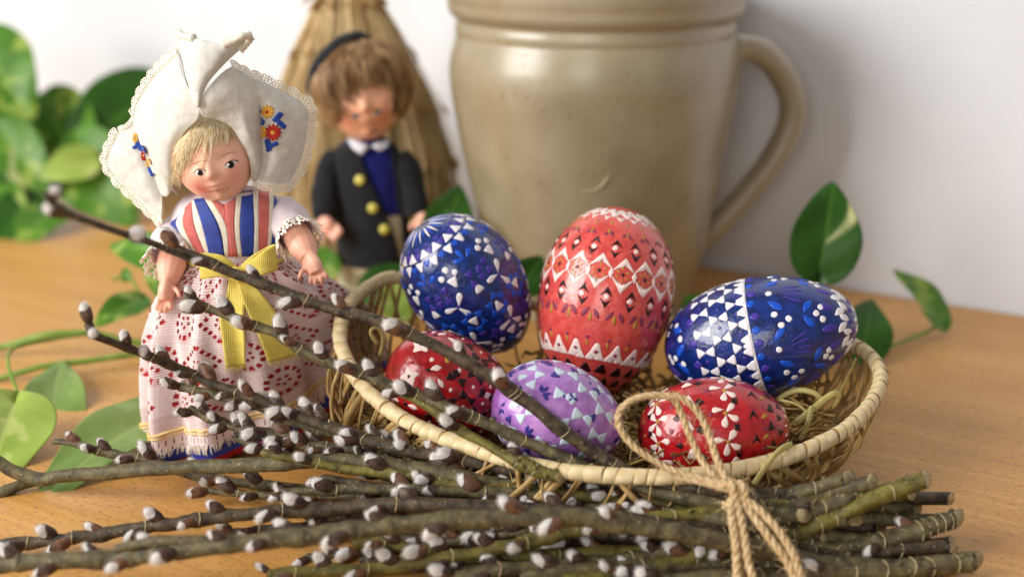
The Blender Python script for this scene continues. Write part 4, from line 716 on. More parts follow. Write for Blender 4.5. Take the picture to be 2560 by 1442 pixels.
def build_boy():
    Y = 71.; base = np.array([P(930, 500, Y)[0], Y, 0]); t = empty('boy_doll', base, 'small doll with shaggy brown hair, black felt jacket and navy jumper, behind the basket', 'doll')
    zz = lambda row: P(930, row, Y)[2]
    def loft(lst, n=64, m=50):
        pts = np.array([[np.array([P(cx, 500, Y)[0]+math.cos(a)*hw/41.8, Y+math.sin(a)*hw/41.8*d, zz(row)]) for a in np.arange(n)*6.2832/n] for row, cx, hw, d in lst]); return np.array([spline(pts[:, j], m) for j in range(n)]).transpose(1, 0, 2)
    jk = loft([(352, 925, 42, .8), (362, 922, 68, .75), (385, 920, 84, .75), (450, 925, 92, .78), (540, 932, 97, .8), (610, 936, 99, .82), (648, 938, 101, .84)], 120, 70)
    cen = (jk[:-1, :]+jk[1:, :])/2; cen = (cen+np.roll(cen, -1, 1))/2; q = proj(cen.reshape(-1, 3)); front = cen[..., 1].ravel() < Y
    left = np.interp(q[:, 1], [345, 370, 420, 480, 540, 600, 660], [885, 893, 912, 936, 968, 990, 1005]); right = np.interp(q[:, 1], [345, 370, 420, 480, 540, 600, 660], [975, 978, 985, 993, 1002, 1010, 1018]); open_ = front & (q[:, 0] > left) & (q[:, 0] < right)
    VF = grid(jk, closed_u=True, mask=~open_.reshape(cen.shape[:2])); j = obj('jacket', VF, M['felt'], t, solid=.1, offset=1)
    obj('jumper', grid(loft([(345, 928, 40, .75), (362, 922, 64, .7), (385, 922, 79, .7), (450, 928, 87, .74), (525, 934, 91, .76)], 64, 40), closed_u=True), M['navy'], t)
    tj = bvh(grid(jk, closed_u=True))
    obj('trousers', grid(loft([(500, 934, 87, .72), (560, 936, 90, .74), (640, 938, 92, .76), (670, 938, 86, .7)], 64, 30), closed_u=True), M['cream'], t)
    for cx, s in ((890, -1), (985, 1)):
        p = [P(cx-10*s, 620, Y), P(cx-2*s, 670, Y), P(cx, 715, Y), P(cx-2*s, 738, Y)]; obj('trouser_leg', tube(spline(p, 14), np.linspace(1.25, 1.0, 14), 18), M['cream'], t)
        c = P(cx, 738, Y); obj('shoe', tube(spline([c+[0, .6, .25-c[2]], c+[0, -.3, .3-c[2]], c+[0, -1.1, .25-c[2]]], 10), np.array([.2, .4, .5, .55, .56, .56, .55, .5, .4, .2]), 12), M['felt'], t)
    for px, py in ((900, 450), (932, 520), (961, 573), (1022, 490), (1028, 553)):
        h, n = hit(tj, px, py, .1, Y-2); prof = [(0.0, .14), (.12, .13), (.24, .09), (.3, .02), (.3, -.08)]; u = nrm(np.cross(n, [0, 0, 1])); v = np.cross(n, u)
        obj('button', grid(np.array([[h+(u*math.cos(a)+v*math.sin(a))*r+n*z for a in np.arange(14)*6.2832/14] for r, z in prof]), closed_u=True), M['button'], j)
    for pts, rad, hand in (([(846, 385, 0), (826, 430, -.3), (814, 490, -.9), (812, 545, -1.6)], [.7, .92, .85, .76], [(805, 550, -1.7), (818, 565, -2.0), (833, 575, -2.2)]), ([(994, 388, 0), (1018, 430, -.2), (1034, 490, -.6), (1042, 535, -1.0)], [.7, .88, .8, .72], [(1052, 535, -1.1), (1056, 552, -1.3), (1058, 566, -1.5)])):
        s = obj('jacket_sleeve', tube(spline([P(a, b, Y+c) for a, b, c in pts], 20), np.interp(np.linspace(0, 1, 20), np.linspace(0, 1, 4), rad), 20, fn=lambda i, a: 1+.04*np.sin(3*a+i*.5)), M['felt'], j)
        hp = [P(a, b, Y+c) for a, b, c in hand]; mb = MB().add(tube(spline(hp, 10), np.array([.5, .55, .58, .6, .6, .6, .58, .52, .45, .35]), 12, flat=.7)); d = nrm(hp[-1]-hp[0]); sd = nrm(np.cross(d, [0, -1, .2]))
        for k in range(4): b0 = hp[-1]-d*.1+sd*(.33-.22*k); mb.add(tube(spline([b0, b0+d*.35+[0, -.08, -.02], b0+d*.6+[0, -.05, -.12]], 6), np.array([.14, .14, .135, .13, .12, .08]), 8))
        b0 = hp[1]+sd*.4; mb.add(tube(spline([b0, b0+sd*.3+d*.15, b0+sd*.35+d*.45], 6), np.array([.16, .16, .15, .14, .12, .08]), 8)); o = obj('hand', mb.get(), M['skin2'], t); remesh(o, .06, 4)
    tjm = bvh(grid(loft([(345, 928, 46, .8), (362, 922, 70, .8), (385, 922, 92, .8), (450, 928, 98, .8)], 64, 30), closed_u=True))
    for poly in ([(868, 350), (890, 352), (925, 368), (903, 388), (882, 372)], [(930, 366), (955, 352), (975, 345), (968, 368), (948, 378)]): obj('shirt_collar', press(tjm, poly, .12, Y-1.8), M['collar'], t)
    hc = P(908, 238, Y-.2); R3 = cam_frame(math.radians(7), math.radians(6), math.radians(16))
    (HV, HF), col = head_grid(hc, R3, 2.55, lambda lo: .38+0*lo-.9*(np.abs(lo) > .75), ('#f0b592', '#6b4a2e', '#e07a5c'), [(-.5, -.4, .22, .55), (.5, -.4, .22, .55)], 90, 70)
    head = obj('head', (HV, HF), M['skin'], t, attrs=dict(Col=col)); ht = bvh((HV, HF))
    for ex, ey in ((887, 291), (943, 281)):
        e = obj('eye', press(ht, ell(ex, ey, 11, 5.5, -.15), .03, Y-2), M['eyewhite'], head); obj('iris', press(ht, ell(ex+1, ey, 5, 5.5), .06, Y-2), M['eyeblue'], e); obj('lash_line', tube([hit(ht, x, y, .05, Y-2)[0] for x, y in spline([(ex-12, ey+1), (ex, ey-6), (ex+12, ey-3)], 8)], .04, 5), M['brow'], e)
    obj('lips', press(ht, ell(931, 326, 13, 4, -.12), .03, Y-2), M['lipline'], head)
    mb = MB(); rd = random.Random(9); crown = np.array([-.25, -.1, .98])
    for i in range(2200):
        lo = rd.uniform(-math.pi, math.pi); end = np.interp(abs(lo), [0, .55, .9, 1.5, 3.2], [.36, .26, -.25, -.55, -.6])+rd.gauss(0, .06); st = rd.uniform(.85, 1.5); pts = []; tw = rd.gauss(.22, .2); lift = rd.uniform(.03, .34)
        for k in range(7):
            f = k/6; la = st+(end-st)*f; l2 = lo+tw*f*f+(1-f)*.0; r = 2.55*(1.03+lift*math.sin(math.pi*min(1, .25+.75*f))*.7)
            pts.append(hc+r*(math.cos(la)*math.sin(l2)*.96*R3[0]+math.cos(la)*math.cos(l2)*R3[1]+math.sin(la)*1.02*R3[2]))
        mb.add(tube(pts, np.linspace(.05, .02, 7)*rd.uniform(.7, 1.3), 3, caps=False))
    obj('hair', mb.get(), M['brown'], head)
    # flat felt cap sitting on the back of the crown
    cc = P(843, 161, Y+.8); n = nrm(-.72*RGT+.68*UPV+.15*FWD); u = nrm(np.cross(n, FWD)); v = np.cross(n, u)
    pr = [(0, .8), (1.0, .75), (1.9, .5), (2.4, .1), (2.45, -.35), (2.1, -.6), (1.6, -.5), (0, -.3)]; obj('felt_cap', grid(np.array([[cc+(u*math.cos(a)+v*math.sin(a))*r+n*h for a in np.arange(40)*6.2832/40] for r, h in pr]), closed_u=True), M['felt'], t)
build_boy()

# ------------------------------------------------------------------ straw sheaf behind the boy doll
def build_sheaf():
    Y = 79.; c = np.array([P(900, 400, Y)[0], Y, 0]); t = empty('straw_sheaf', c, 'tied sheaf of dry golden straw with grain ears standing behind the boy doll', 'straw sheaf'); rd = random.Random(4); a, b = MB(), MB()
    topc = P(868, -45, Y); botc = np.array([P(915, 620, Y)[0], Y, 0])
    for i in range(2600):
        th = rd.uniform(0, 6.2832); r = math.sqrt(rd.random()); d = np.array([math.cos(th), math.sin(th)*.55, 0]); e = botc+d*r*7.0+[0, 0, rd.uniform(.05, .5)]; s = topc+d*r*1.5; m = topc*.5+botc*.5+d*r*rd.uniform(4.2, 6.2)+[0, 0, .6]
        pts = spline([topc+d*r*1.9+[0, 0, 3.2], s, m, e], 9); a.add(tube(pts, rd.uniform(.025, .05), 3, caps=False))
        if rd.random() < .22:
            f = rd.uniform(.42, .95); k = int(f*8); p = pts[k]+d*rd.uniform(.1, .5); q = p+np.array([d[0]*rd.uniform(.2, .9), d[1]*.5-.1, -rd.uniform(.5, 1.2)]); b.add(tube(spline([p, (p+q)/2+d*.1, q], 6), np.array([.03, .1, .13, .13, .09, .02])*rd.uniform(.7, 1.2), 5, caps=False))
    obj('stalks', a.get(), M['straw'], t)['kind'] = 'stuff'; obj('grain_ears', b.get(), M['ear'], t)['kind'] = 'stuff'
    for k in range(3): obj('binding_cord', tube([topc+np.array([math.cos(x)*1.35, math.sin(x)*.85, .25*k]) for x in np.arange(30)*6.2832/30], .14, 6, True), M['twineS'], t)
build_sheaf()

# ------------------------------------------------------------------ pothos vines
def leaf(name, base, tip, width, nh, m, par, fold=.18, curl=.12, droop=.1, splash=False):
    base, tip = np.asarray(base), np.asarray(tip); ax = tip-base; L = np.linalg.norm(ax); x = ax/L; n = nrm(nh); n = nrm(n-x*np.dot(n, x)); sd = np.cross(n, x); nu, nv = 41, 49; pts = np.zeros((nv, nu, 3)); vein = np.zeros((nv, nu)); spl = np.zeros((nv, nu))
    for i in range(nv):
        f = i/(nv-1); w = width/2*(math.sin(math.pi*min(1, f**.62))**.72)*(1-.08*f) if 0 < f < 1 else 0.
        for j in range(nu):
            g = j/(nu-1)*2-1; lobe = -.16*L*abs(g)**1.6*max(0, 1-f*3.2); h = fold*abs(g)*w+curl*L*math.sin(f*2.6+.3)*.5-droop*L*f*f+.02*L*math.sin(9*f+3*g)*abs(g)
            pts[i, j] = base+x*(f*L+lobe)+sd*g*w+n*h
            sv = abs(((f-abs(g)*.22)*8.5) % 1-.5)*2; vein[i, j] = max(max(0, 1-abs(g)*11), .38*max(0, (sv-.86)*7)*(abs(g) < .93))
            if splash: d_ = f-(.30+.42*-g); spl[i, j] = max(0, min(1, (.04+.09*-g-abs(d_))*16))*(1 if .04 < -g < .99 else 0)*(.8+.2*math.sin(9*g+3))
    VF = grid(pts); return obj(name, VF, m, par, attrs=dict(vein=vein.ravel(), splash=spl.ravel()), solid=.035)
def vine(label, stems, leaves, origin=None, group='trailing pothos vines'):
    first = [P(*q) for q in stems[0][0]] if stems else [leaves[0][0]]
    o = np.array(first[0]); o = np.array([o[0], o[1], max(0., min(q[2] for q in first))]); t = empty('pothos_vine', o, label, 'plant', group)
    for pts, r in stems: obj('stem', tube(spline([P(*q) for q in pts], 30), r, 8, fn=lambda i, a: 1+.06*np.sin(i*.9)), M['leafstem'], t)
    for b, tp, w, n, m, pet in leaves:
        B, T = P(*b), P(*tp); lf = leaf('leaf', B, T, w, n, M[m.rstrip('*')], t, splash=m.endswith('*'))
        if pet: obj('petiole', tube(spline([P(*q) for q in pet]+[B], 14), .09, 7), M['leafstem'], lf)
back = -FWD
vine('pothos vine with lime green leaves lying on the table beside the girl doll',
    [([(-150, 880, 62), (0, 868, 62), (110, 838, 62), (215, 832, 62.3), (300, 848, 62.5), (400, 870, 63), (470, 900, 63)], .19), ([(-150, 985, 58), (0, 945, 58.5), (110, 915, 59), (210, 903, 59.5), (300, 890, 60), (400, 880, 61)], .16)],
    [((38, 1012, 52.2), (-40, 1230, 47.2), 4.3, (.25, -.55, .8), 'leafl', [(215, 834, 62.2), (120, 850, 60.5), (35, 870, 58), (20, 910, 56.3), (45, 985, 54.2)]),
     ((125, 1118, 53.2), (150, 882, 58.8), 3.3, (.15, -.6, .75), 'leafm', None),
     ((470, 1020, 54.0), (60, 1240, 45.4), 3.9, (.1, -.1, 1), 'leafm', None)])
vine('pothos vine with drooping bright leaves behind the girl doll\'s lowered arm',
    [([(280, 700, 66), (320, 690, 66), (345, 730, 65.5), (352, 755, 65.5), (420, 780, 66)], .09)],
    [((430, 650, 64), (268, 605, 65.5), 2.3, (-.1, -.7, .8), 'leafv', None), ((415, 640, 64.4), (400, 760, 63.5), 2.2, (-.4, -.9, .3), 'leafv', None), ((352, 752, 65), (232, 808, 62.5), 1.9, (.1, -.6, .8), 'leafv', None), ((318, 700, 66), (312, 668, 66.5), .7, (0, -1, .5), 'leafv', None)])
vine('bushy pothos plant with broad blurred green leaves trailing down by the wall',
    [([(-160, 100, 100), (-20, 240, 98), (60, 400, 97), (120, 500, 96), (170, 560, 93)], .18), ([(460, 200, 99), (360, 300, 98), (250, 420, 96), (170, 560, 93)], .18), ([(-90, 330, 95), (40, 480, 93), (110, 580, 92)], .16)],
    [((-50, 110, 95), (75, 300, 91), 6.2, (.3, -.9, .3), 'leafv', None), ((390, 235, 97), (150, 400, 92), 6.6, (.2, -.8, .5), 'leafd', None), ((120, 270, 96), (250, 480, 91), 6.4, (-.1, -.9, .4), 'leafv', None), ((-110, 290, 94), (70, 450, 89), 6.6, (.3, -.9, .4), 'leafd', None), ((0, 330, 91), (125, 480, 88), 4.2, (.2, -.9, .4), 'leafv*', None), ((190, 370, 92), (330, 560, 88), 6.2, (-.2, -.8, .5), 'leafv', None), ((-70, 470, 90), (70, 590, 86), 5.2, (.2, -.7, .6), 'leafv', None), ((90, 500, 89), (-30, 630, 84), 4.2, (.1, -.6, .7), 'leafd', None), ((130, 530, 88), (50, 610, 84), 3.6, (.1, -.5, .8), 'leafv', None), ((230, 400, 90), (100, 440, 88), 3., (.1, -.8, .5), 'leafl', None)])
vine('pothos vine in the shade between the boy doll, the pot and the basket',
    [([(800, 720, 70), (860, 760, 67.5), (980, 745, 66), (1100, 700, 66), (1240, 690, 65), (1350, 690, 64)], .12)],
    [((1100, 640, 68), (1150, 455, 71), 3.1, (0, -1, .3), 'leafd', None), ((1180, 650, 66), (1110, 520, 68), 2.6, (.2, -1, .4), 'leafd', None), ((1300, 720, 63), (1355, 640, 63.5), 2.2, (.1, -1, .4), 'leafd', None), ((1000, 790, 58.6), (985, 690, 60), 1.9, (.2, -1, .5), 'leafl', None), ((820, 690, 69), (790, 610, 70.5), 2.0, (.1, -.8, .5), 'leafv', None), ((920, 740, 66), (1020, 660, 67), 2.3, (0, -.8, .6), 'leafd', None), ((1760, 790, 60), (1715, 735, 61.5), 1.9, (0, -.8, .6), 'leafd', None)])
def right_vine():
    vine('pothos vine with upright cream-splashed leaf beside the pot handle',
    [([(2080, 900, 60.5), (2200, 872, 62.5), (2280, 845, 64), (2330, 822, 65), (2352, 802, 65.3)], .11), ([(2080, 900, 60.5), (2060, 800, 61.5), (2052, 720, 62), (2048, 675, 62)], .1)],
    [((2048, 676, 62), (2086, 452, 63.5), 3.85, (-.05, -1, .25), 'leafd*', None), ((2352, 806, 65.3), (2245, 668, 66.5), 2.35, (.75, -.8, .5), 'leafv', None), ((2150, 885, 61), (2185, 742, 63.5), 2.9, (.1, -.8, .6), 'leafd', None), ((2120, 900, 60.4), (2165, 905, 58.6), 1.8, (0, -.4, .9), 'leafd', None)])
right_vine()

# ------------------------------------------------------------------ willow twigs
def catkin_meshes():
    res = []
    for q in range(5):
        rd = random.Random(40+q); L = rd.uniform(.9, 1.1); wd = rd.uniform(.24, .285)
        nvv, nuu = 22, 22; V = []; prof_ = lambda f: wd*max(0., 1-abs(2*f-1.0)**2.3)**.52 if f > .25 else wd*(.55+.45*math.sin(math.pi*f*2))*max(0., 1-abs(2*.25-1.0)**2.3)**.52
        for i in range(nvv):
            f = i/(nvv-1); r = prof_(f) if i < nvv-1 else 0.; row = []
            for j in range(nuu): a = j*6.2832/nuu; k = 1+.035*nz((math.cos(a)*2, math.sin(a)*2, f*3+q)); row.append((r*k*math.cos(a), r*k*math.sin(a)+.1*f*f, f*L))
            V.append(row)
        fur = MB().add(grid(np.array(V), closed_u=True))
        for k in range(650):                        # short silky hairs
            f = rd.uniform(.3, 1); a = rd.uniform(0, 6.2832); r = prof_(f); p = np.array([r*math.cos(a), r*math.sin(a)+.1*f*f, f*L]); d = np.array([math.cos(a)*.6, math.sin(a)*.6, .9])*rd.uniform(.06, .19); s = np.array([-math.sin(a), math.cos(a), 0])*.0045
            fur.add((np.array([p-s, p+s, p+d]), [(0, 1, 2)]))
        VF = fur.get(); me = mesh_data('catkin', VF[0]*S, VF[1], M['fur'])
        V = []                                       # scale: a hood over the base, longer on one side
        for i in range(12):
            f = i/11; row = []
            for j in range(18):
                a = j*6.2832/18; ext = .47+.14*math.cos(a-1.2*q)+.05*math.sin(3*a+q); ff = f*ext*1.35; r = (prof_(min(ff, .62))+.028)*(1+.03*math.sin(2*a+q))
                row.append((r*math.cos(a), r*math.sin(a)+.1*ff*ff, ff*L-.02))
            V.append(row)
        V.insert(0, [(.05*math.cos(j*6.2832/18), .05*math.sin(j*6.2832/18), -.07) for j in range(18)])
        VF = grid(np.array(V), closed_u=True); sm = [mesh_data('bud_scale', VF[0]*S, VF[1], M[k]) for k in ('scale', 'scale', 'scaleo')]; res.append((me, sm))
    return res
CK = catkin_meshes()
def pile_y(row): return 39.3+(1442-row)/242*2.3
def twig(label, pts, y0, y1=None, r0=.13, r1=.26, m='bark', cat=85, first=.02, last=.72, seed=0, group='pussy willow twigs tied in the bundle', ybias=0., ys=None, blunt=False, fork=None):
    rd = random.Random(seed*17+3); pts = np.asarray(pts, float); d = np.r_[0, np.cumsum(np.hypot(*np.diff(pts, axis=0).T))]; f = d/d[-1]
    y1 = pile_y(pts[-1][1]) if y1 is None else y1; yy = np.interp(f, [a for a, _ in ys], [b for _, b in ys]) if ys else y0+(y1-y0)*f
    W = []
    for (px, py), y in zip(pts, yy):
        rr = r0+(r1-r0)*.6; p = P(px, py, y+ybias)
        if p[2] < rr: p = PZ(px, py, rr)
        W.append(p)
    n = int(d[-1]/11); W = spline(W, n); F = np.linspace(0, 1, n); W = W+np.array([[.05*nz((i*.13, seed*3.1, 0)), .05*nz((i*.13, seed*3.1, 5)), .06*nz((i*.13, seed*3.1, 9))] for i in range(n)])
    rad = (r0+(r1-r0)*F**.7)*(1.12 if seed >= 8 else 1.); seg = np.linalg.norm(np.diff(W, axis=0), axis=1).sum(); ns = max(2, int(d[-1]*(last-first)/(cat*1.12))); nodes = [first+(last-first)*(k+rd.uniform(-.25, .25))/ns for k in range(ns+1)]; nodes = [min(.995, max(.004, k)) for k in nodes]
    for k in nodes+[last+(1-last)*u for u in (.2, .45, .75)]: rad = rad+.05*np.exp(-((F-k)*n/2.2)**2)
    rad[0] *= .55 if not blunt else 1.; V, Fc = tube(W, rad, 10, fn=lambda i, a: 1+.06*np.sin(2*a+i*.21+seed)+.035*np.sin(3*a-i*.5)); mi = [0]*len(Fc); mi[-1] = 1
    cutd = nrm(np.array([rd.uniform(-.3, .3), -.9, rd.uniform(.1, .7)])); tl = nrm(W[-1]-W[-3]); off = V[-10:]-W[-1]; V[-10:] = V[-10:]-tl*((off@cutd)*rd.uniform(.7, 1.5))[:, None]+rng.normal(0, .012, (10, 3))
    mb = MB(); mb.add((V, Fc)); mb.M = mi
    T, N, B = frames(W); ringfaces = []
    for k in [last+(1-last)*u for u in (.12, .3, .5, .7, .88)]:   # leaf scars on the bare stalk
        i = min(n-2, int(k*n)); a = rd.uniform(.2, 2.9); o_ = nrm(RGT*0+N[i]*math.sin(a)+B[i]*math.cos(a)); p = W[i]+o_*rad[i]*.9; mb.add(tube([p-T[i]*.12, p+o_*.03, p-T[i]*-.1+o_*.06], np.array([.05, .1, .06]), 6))
    for k in nodes[1::2]+[last+(1-last)*u for u in (.05, .22, .4, .58, .8)]:      # raised pale rings at the nodes
        i = min(n-3, max(2, int(k*n)+1)); q = W[i]; cs = np.arange(14)*6.2832/14; mb.add(tube(np.array([q+(N[i]*math.cos(x)+B[i]*math.sin(x))*(rad[i]*1.0)+T[i]*.05*math.sin(x*2) for x in cs]), .02, 4, True)); ringfaces.append(56)
    if fork: 
        for pf, yf, rf in fork: q = spline([P(a, b, yv) for (a, b), yv in zip(pf, yf)], 30); mb.add(tube(q, np.linspace(rf[0], rf[1], 30)+.04*np.exp(-((np.arange(30)-14)/2.)**2), 9))
    VV, FF = mb.get(); mi2 = mi+[0]*(len(FF)-len(mi)); nv_ = 0
    if ringfaces and not fork: mi2[len(FF)-sum(ringfaces):] = [1]*sum(ringfaces)
    t_ = 0; t = obj('willow_twig', (VV, FF), [M[m], M['cut']], None, mi=mi2); tag(t, label, 'twig', group)
    org = ORG[t.name]; side = rd.choice((-1, 1))
    for k in nodes:
        i = min(n-2, max(1, int(k*(n-1)))); tip = -T[i]; side = -side; a = rd.uniform(.25, 1.15)*side+rd.gauss(0, .15)
        up = nrm(np.array([0, -.55, .85])-T[i]*np.dot([0, -.55, .85], T[i])); sdv = np.cross(tip, up); o_ = nrm(up*math.cos(a*1.25)+sdv*math.sin(a*1.25)); dirv = nrm(tip*.86+o_*rd.uniform(.32, .55)); pos = W[i]+o_*rad[i]*.62
        me, sm = CK[rd.randrange(5)]; zz = dirv; yv = nrm(o_-zz*np.dot(o_, zz)); xv = np.cross(yv, zz); mt = Matrix([list(x) for x in np.c_[xv, yv, zz]]).to_4x4()
        c = bpy.data.objects.new('catkin', me); scene.collection.objects.link(c); c.parent = t; c.matrix_basis = Matrix.Translation(Vector((pos-org)*S)) @ mt @ Matrix.Rotation(rd.uniform(-.8, .8), 4, 'Z') @ Matrix.Scale(rd.uniform(.64, 1.0)*(.85 if k < .05 else 1), 4)
        s = bpy.data.objects.new('bud_scale', sm[rd.choice((0, 0, 1, 2))]); scene.collection.objects.link(s); s.parent = c
    return t
def build_twigs():
    tw = twig; sh = 'willow twig lying in the thick of the tied bundle'
    T1 = [(412, 604), (440, 622), (520, 655), (600, 688), (690, 722), (780, 757), (900, 790), (1000, 822), (1100, 870), (1200, 925), (1290, 985), (1400, 1070), (1500, 1140), (1600, 1195), (1750, 1232), (1900, 1252), (2040, 1262)]
    tw('willow twig with dark blunt tip slanting up across the doll\'s yellow bow', T1, 46.3, 41.0, .17, .28, 'barkd', 120, .05, .6, 1, blunt=True)
    tw('blurred willow twig with silvery catkins reaching past the doll\'s sleeve', [(118, 488), (150, 520), (235, 560), (330, 588), (420, 624), (480, 648), (560, 676), (690, 724), (780, 758), (900, 792), (1000, 824), (1100, 872), (1200, 928), (1290, 988), (1400, 1073), (1500, 1143), (1600, 1200), (1750, 1240), (1900, 1262), (2000, 1285)], 0, None, .1, .2, 'barkd', 105, .01, .16, 2, ys=[(0, 35.5), (.12, 42), (.2, 46.9), (.75, 43.2), (1, 41.2)])
    tw('slim willow twig crossing the bow tails and the basket\'s side', [(462, 738), (500, 760), (560, 787), (620, 808), (690, 832), (740, 870), (820, 905), (900, 930), (960, 955), (1040, 988), (1120, 1018), (1200, 1050), (1300, 1098), (1400, 1142), (1500, 1186), (1640, 1228), (1850, 1270), (2010, 1290)], 46.3, 40.6, .14, .25, 'bark', 78, .03, .62, 3)
    tw('short olive side twig in front of the crimson egg', [(972, 962), (1020, 990), (1060, 1012), (1110, 1042), (1150, 1070), (1200, 1100), (1245, 1130), (1320, 1165), (1400, 1195)], 44.4, 41.8, .13, .19, 'barkg', 95, .1, .8, 4)
    tw('willow twig with blurred bud tip lying across the lower lace skirt', [(218, 808), (240, 838), (330, 872), (400, 900), (470, 930), (530, 960), (610, 985), (690, 1018), (800, 1060), (950, 1108), (1100, 1140), (1250, 1168), (1450, 1195), (1600, 1208), (1750, 1222), (1900, 1232), (2050, 1240), (2200, 1242), (2376, 1246)], 0, None, .12, .27, 'barkd', 82, .01, .62, 5, ys=[(0, 42.5), (.12, 46.2), (.6, 42.6), (.75, 41.6), (1, 42.2)])
    tw('willow twig with a pointed bud tip over the hem of the skirt', [(426, 960), (500, 975), (570, 993), (650, 1016), (750, 1058), (900, 1098), (1050, 1140), (1250, 1182), (1450, 1222), (1650, 1250), (1850, 1256), (2000, 1230), (2121, 1196)], 46.6, 41.2, .13, .26, 'bark', 72, .02, .66, 6)
    tw('willow twig with large silver catkins in front of the skirt hem', [(470, 1020), (530, 1045), (600, 1070), (700, 1088), (760, 1108), (860, 1122), (1000, 1150), (1200, 1195), (1400, 1240), (1600, 1275), (1780, 1296), (1900, 1285), (2040, 1240), (2180, 1204)], 46.6, 41.0, .14, .26, 'bark', 70, .02, .66, 7)
    tw('forked willow branch lying on the pothos leaf in front of the girl doll', [(-120, 1090), (-20, 1145), (40, 1180), (100, 1197), (160, 1190), (300, 1178), (440, 1168), (600, 1163), (760, 1152), (900, 1155), (1050, 1172), (1250, 1212), (1450, 1255), (1650, 1285), (1850, 1300), (2000, 1310), (2134, 1292)], 46.8, 40.7, .24, .29, 'bark', 150, .5, .8, 8, fork=[([(-120, 1275), (-20, 1240), (50, 1212), (105, 1196)], [45.6, 46, 46.4, 46.9], (.22, .24))])
    tw('thin willow twig with catkins at its tip above the forked branch', [(130, 1103), (200, 1110), (250, 1128), (330, 1142), (400, 1156), (450, 1178), (560, 1200), (680, 1215), (850, 1238), (1000, 1248), (1200, 1256), (1400, 1268), (1600, 1282), (1850, 1302), (2000, 1330), (2180, 1350), (2300, 1325), (2398, 1294)], 47.3, None, .1, .26, 'bark', 84, .06, .7, 9, ys=[(0, 47.6), (.2, 46.4), (.5, 43), (.75, 40.5), (1, 41.3)])
    tw('short dry willow twig between the hem and the forked branch', [(585, 1093), (640, 1112), (720, 1138), (800, 1150), (900, 1170), (1050, 1205)], 46.4, 44, .09, .15, 'bark', 60, .1, .9, 10)
    tw('willow twig lying flat on the table with evenly spaced catkins', [(-140, 1372), (-20, 1362), (80, 1356), (161, 1346), (235, 1338), (336, 1322), (430, 1308), (504, 1298), (605, 1285), (773, 1274), (950, 1262), (1100, 1262), (1300, 1272), (1500, 1290), (1700, 1318), (1850, 1345), (2000, 1380), (2150, 1385), (2250, 1372), (2378, 1362)], 41.2, None, .17, .27, 'barkd', 92, .05, .7, 11, ys=[(0, 41), (.4, 42), (.7, 40.3), (1, 40.6)])
    tw('thick willow twig lying nearest the table\'s front with big soft catkins', [(-160, 1420), (0, 1412), (100, 1402), (270, 1398), (360, 1388), (437, 1378), (571, 1360), (705, 1346), (860, 1328), (1000, 1312), (1200, 1296), (1400, 1290), (1560, 1308), (1700, 1332), (1850, 1362), (2000, 1395), (2200, 1420), (2436, 1408)], 0, None, .25, .3, 'bark', 100, .04, .7, 12, ys=[(0, 38.4), (.3, 38.2), (.6, 39.2), (1, 39.7)], fork=[([(290, 1372), (330, 1362), (400, 1352), (500, 1350), (590, 1356)], [38.3, 38.3, 38.3, 38.3, 38.2], (.17, .2))])
    tw('yellowish green willow twig at the front of the bundle', [(668, 1436), (740, 1428), (860, 1424), (934, 1420), (1069, 1402), (1203, 1378), (1304, 1356), (1405, 1333), (1550, 1308), (1700, 1290), (1850, 1280), (1960, 1262), (2100, 1250), (2276, 1234)], 39.4, 41.6, .16, .26, 'barkg', 88, .02, .66, 13)
    tw('short willow twig ending in a round bud above the green twig', [(878, 1358), (960, 1358), (1040, 1372), (1110, 1386), (1200, 1395), (1350, 1390), (1550, 1380), (1700, 1372), (1900, 1345), (2050, 1310), (2200, 1240), (2316, 1194)], 40.2, 40.9, .15, .27, 'barkg', 80, .01, .6, 14)
    tw('long olive willow twig rising to a cut end beyond the knot', [(980, 1470), (1120, 1448), (1250, 1425), (1420, 1412), (1560, 1400), (1666, 1376), (1780, 1345), (1880, 1318), (1955, 1300), (2060, 1268), (2130, 1238), (2178, 1212)], 38.9, 41.3, .2, .28, 'bark', 85, .1, .55, 15)
    tw('yellow green willow stalk passing under the twine tails', [(1200, 1480), (1400, 1452), (1500, 1440), (1600, 1424), (1700, 1398), (1790, 1374), (1900, 1352), (1990, 1335), (2060, 1308), (2150, 1262), (2240, 1222), (2314, 1200)], 38.8, 41.4, .22, .29, 'barkg', 100, .1, .5, 16)
    tw('stout willow stalk at the bottom edge with a pale oblique cut', [(1500, 1470), (1700, 1448), (1900, 1440), (2100, 1430), (2250, 1420), (2340, 1412), (2440, 1400)], 38.7, 39.6, .22, .3, 'bark', 130, .1, .5, 17)
    tw('low willow stalk with an orange bud near its cut end', [(1300, 1440), (1500, 1420), (1750, 1412), (1900, 1402), (2050, 1380), (2160, 1362), (2260, 1335), (2395, 1296)], 39.2, 41.0, .2, .28, 'bark', 120, .1, .88, 18)
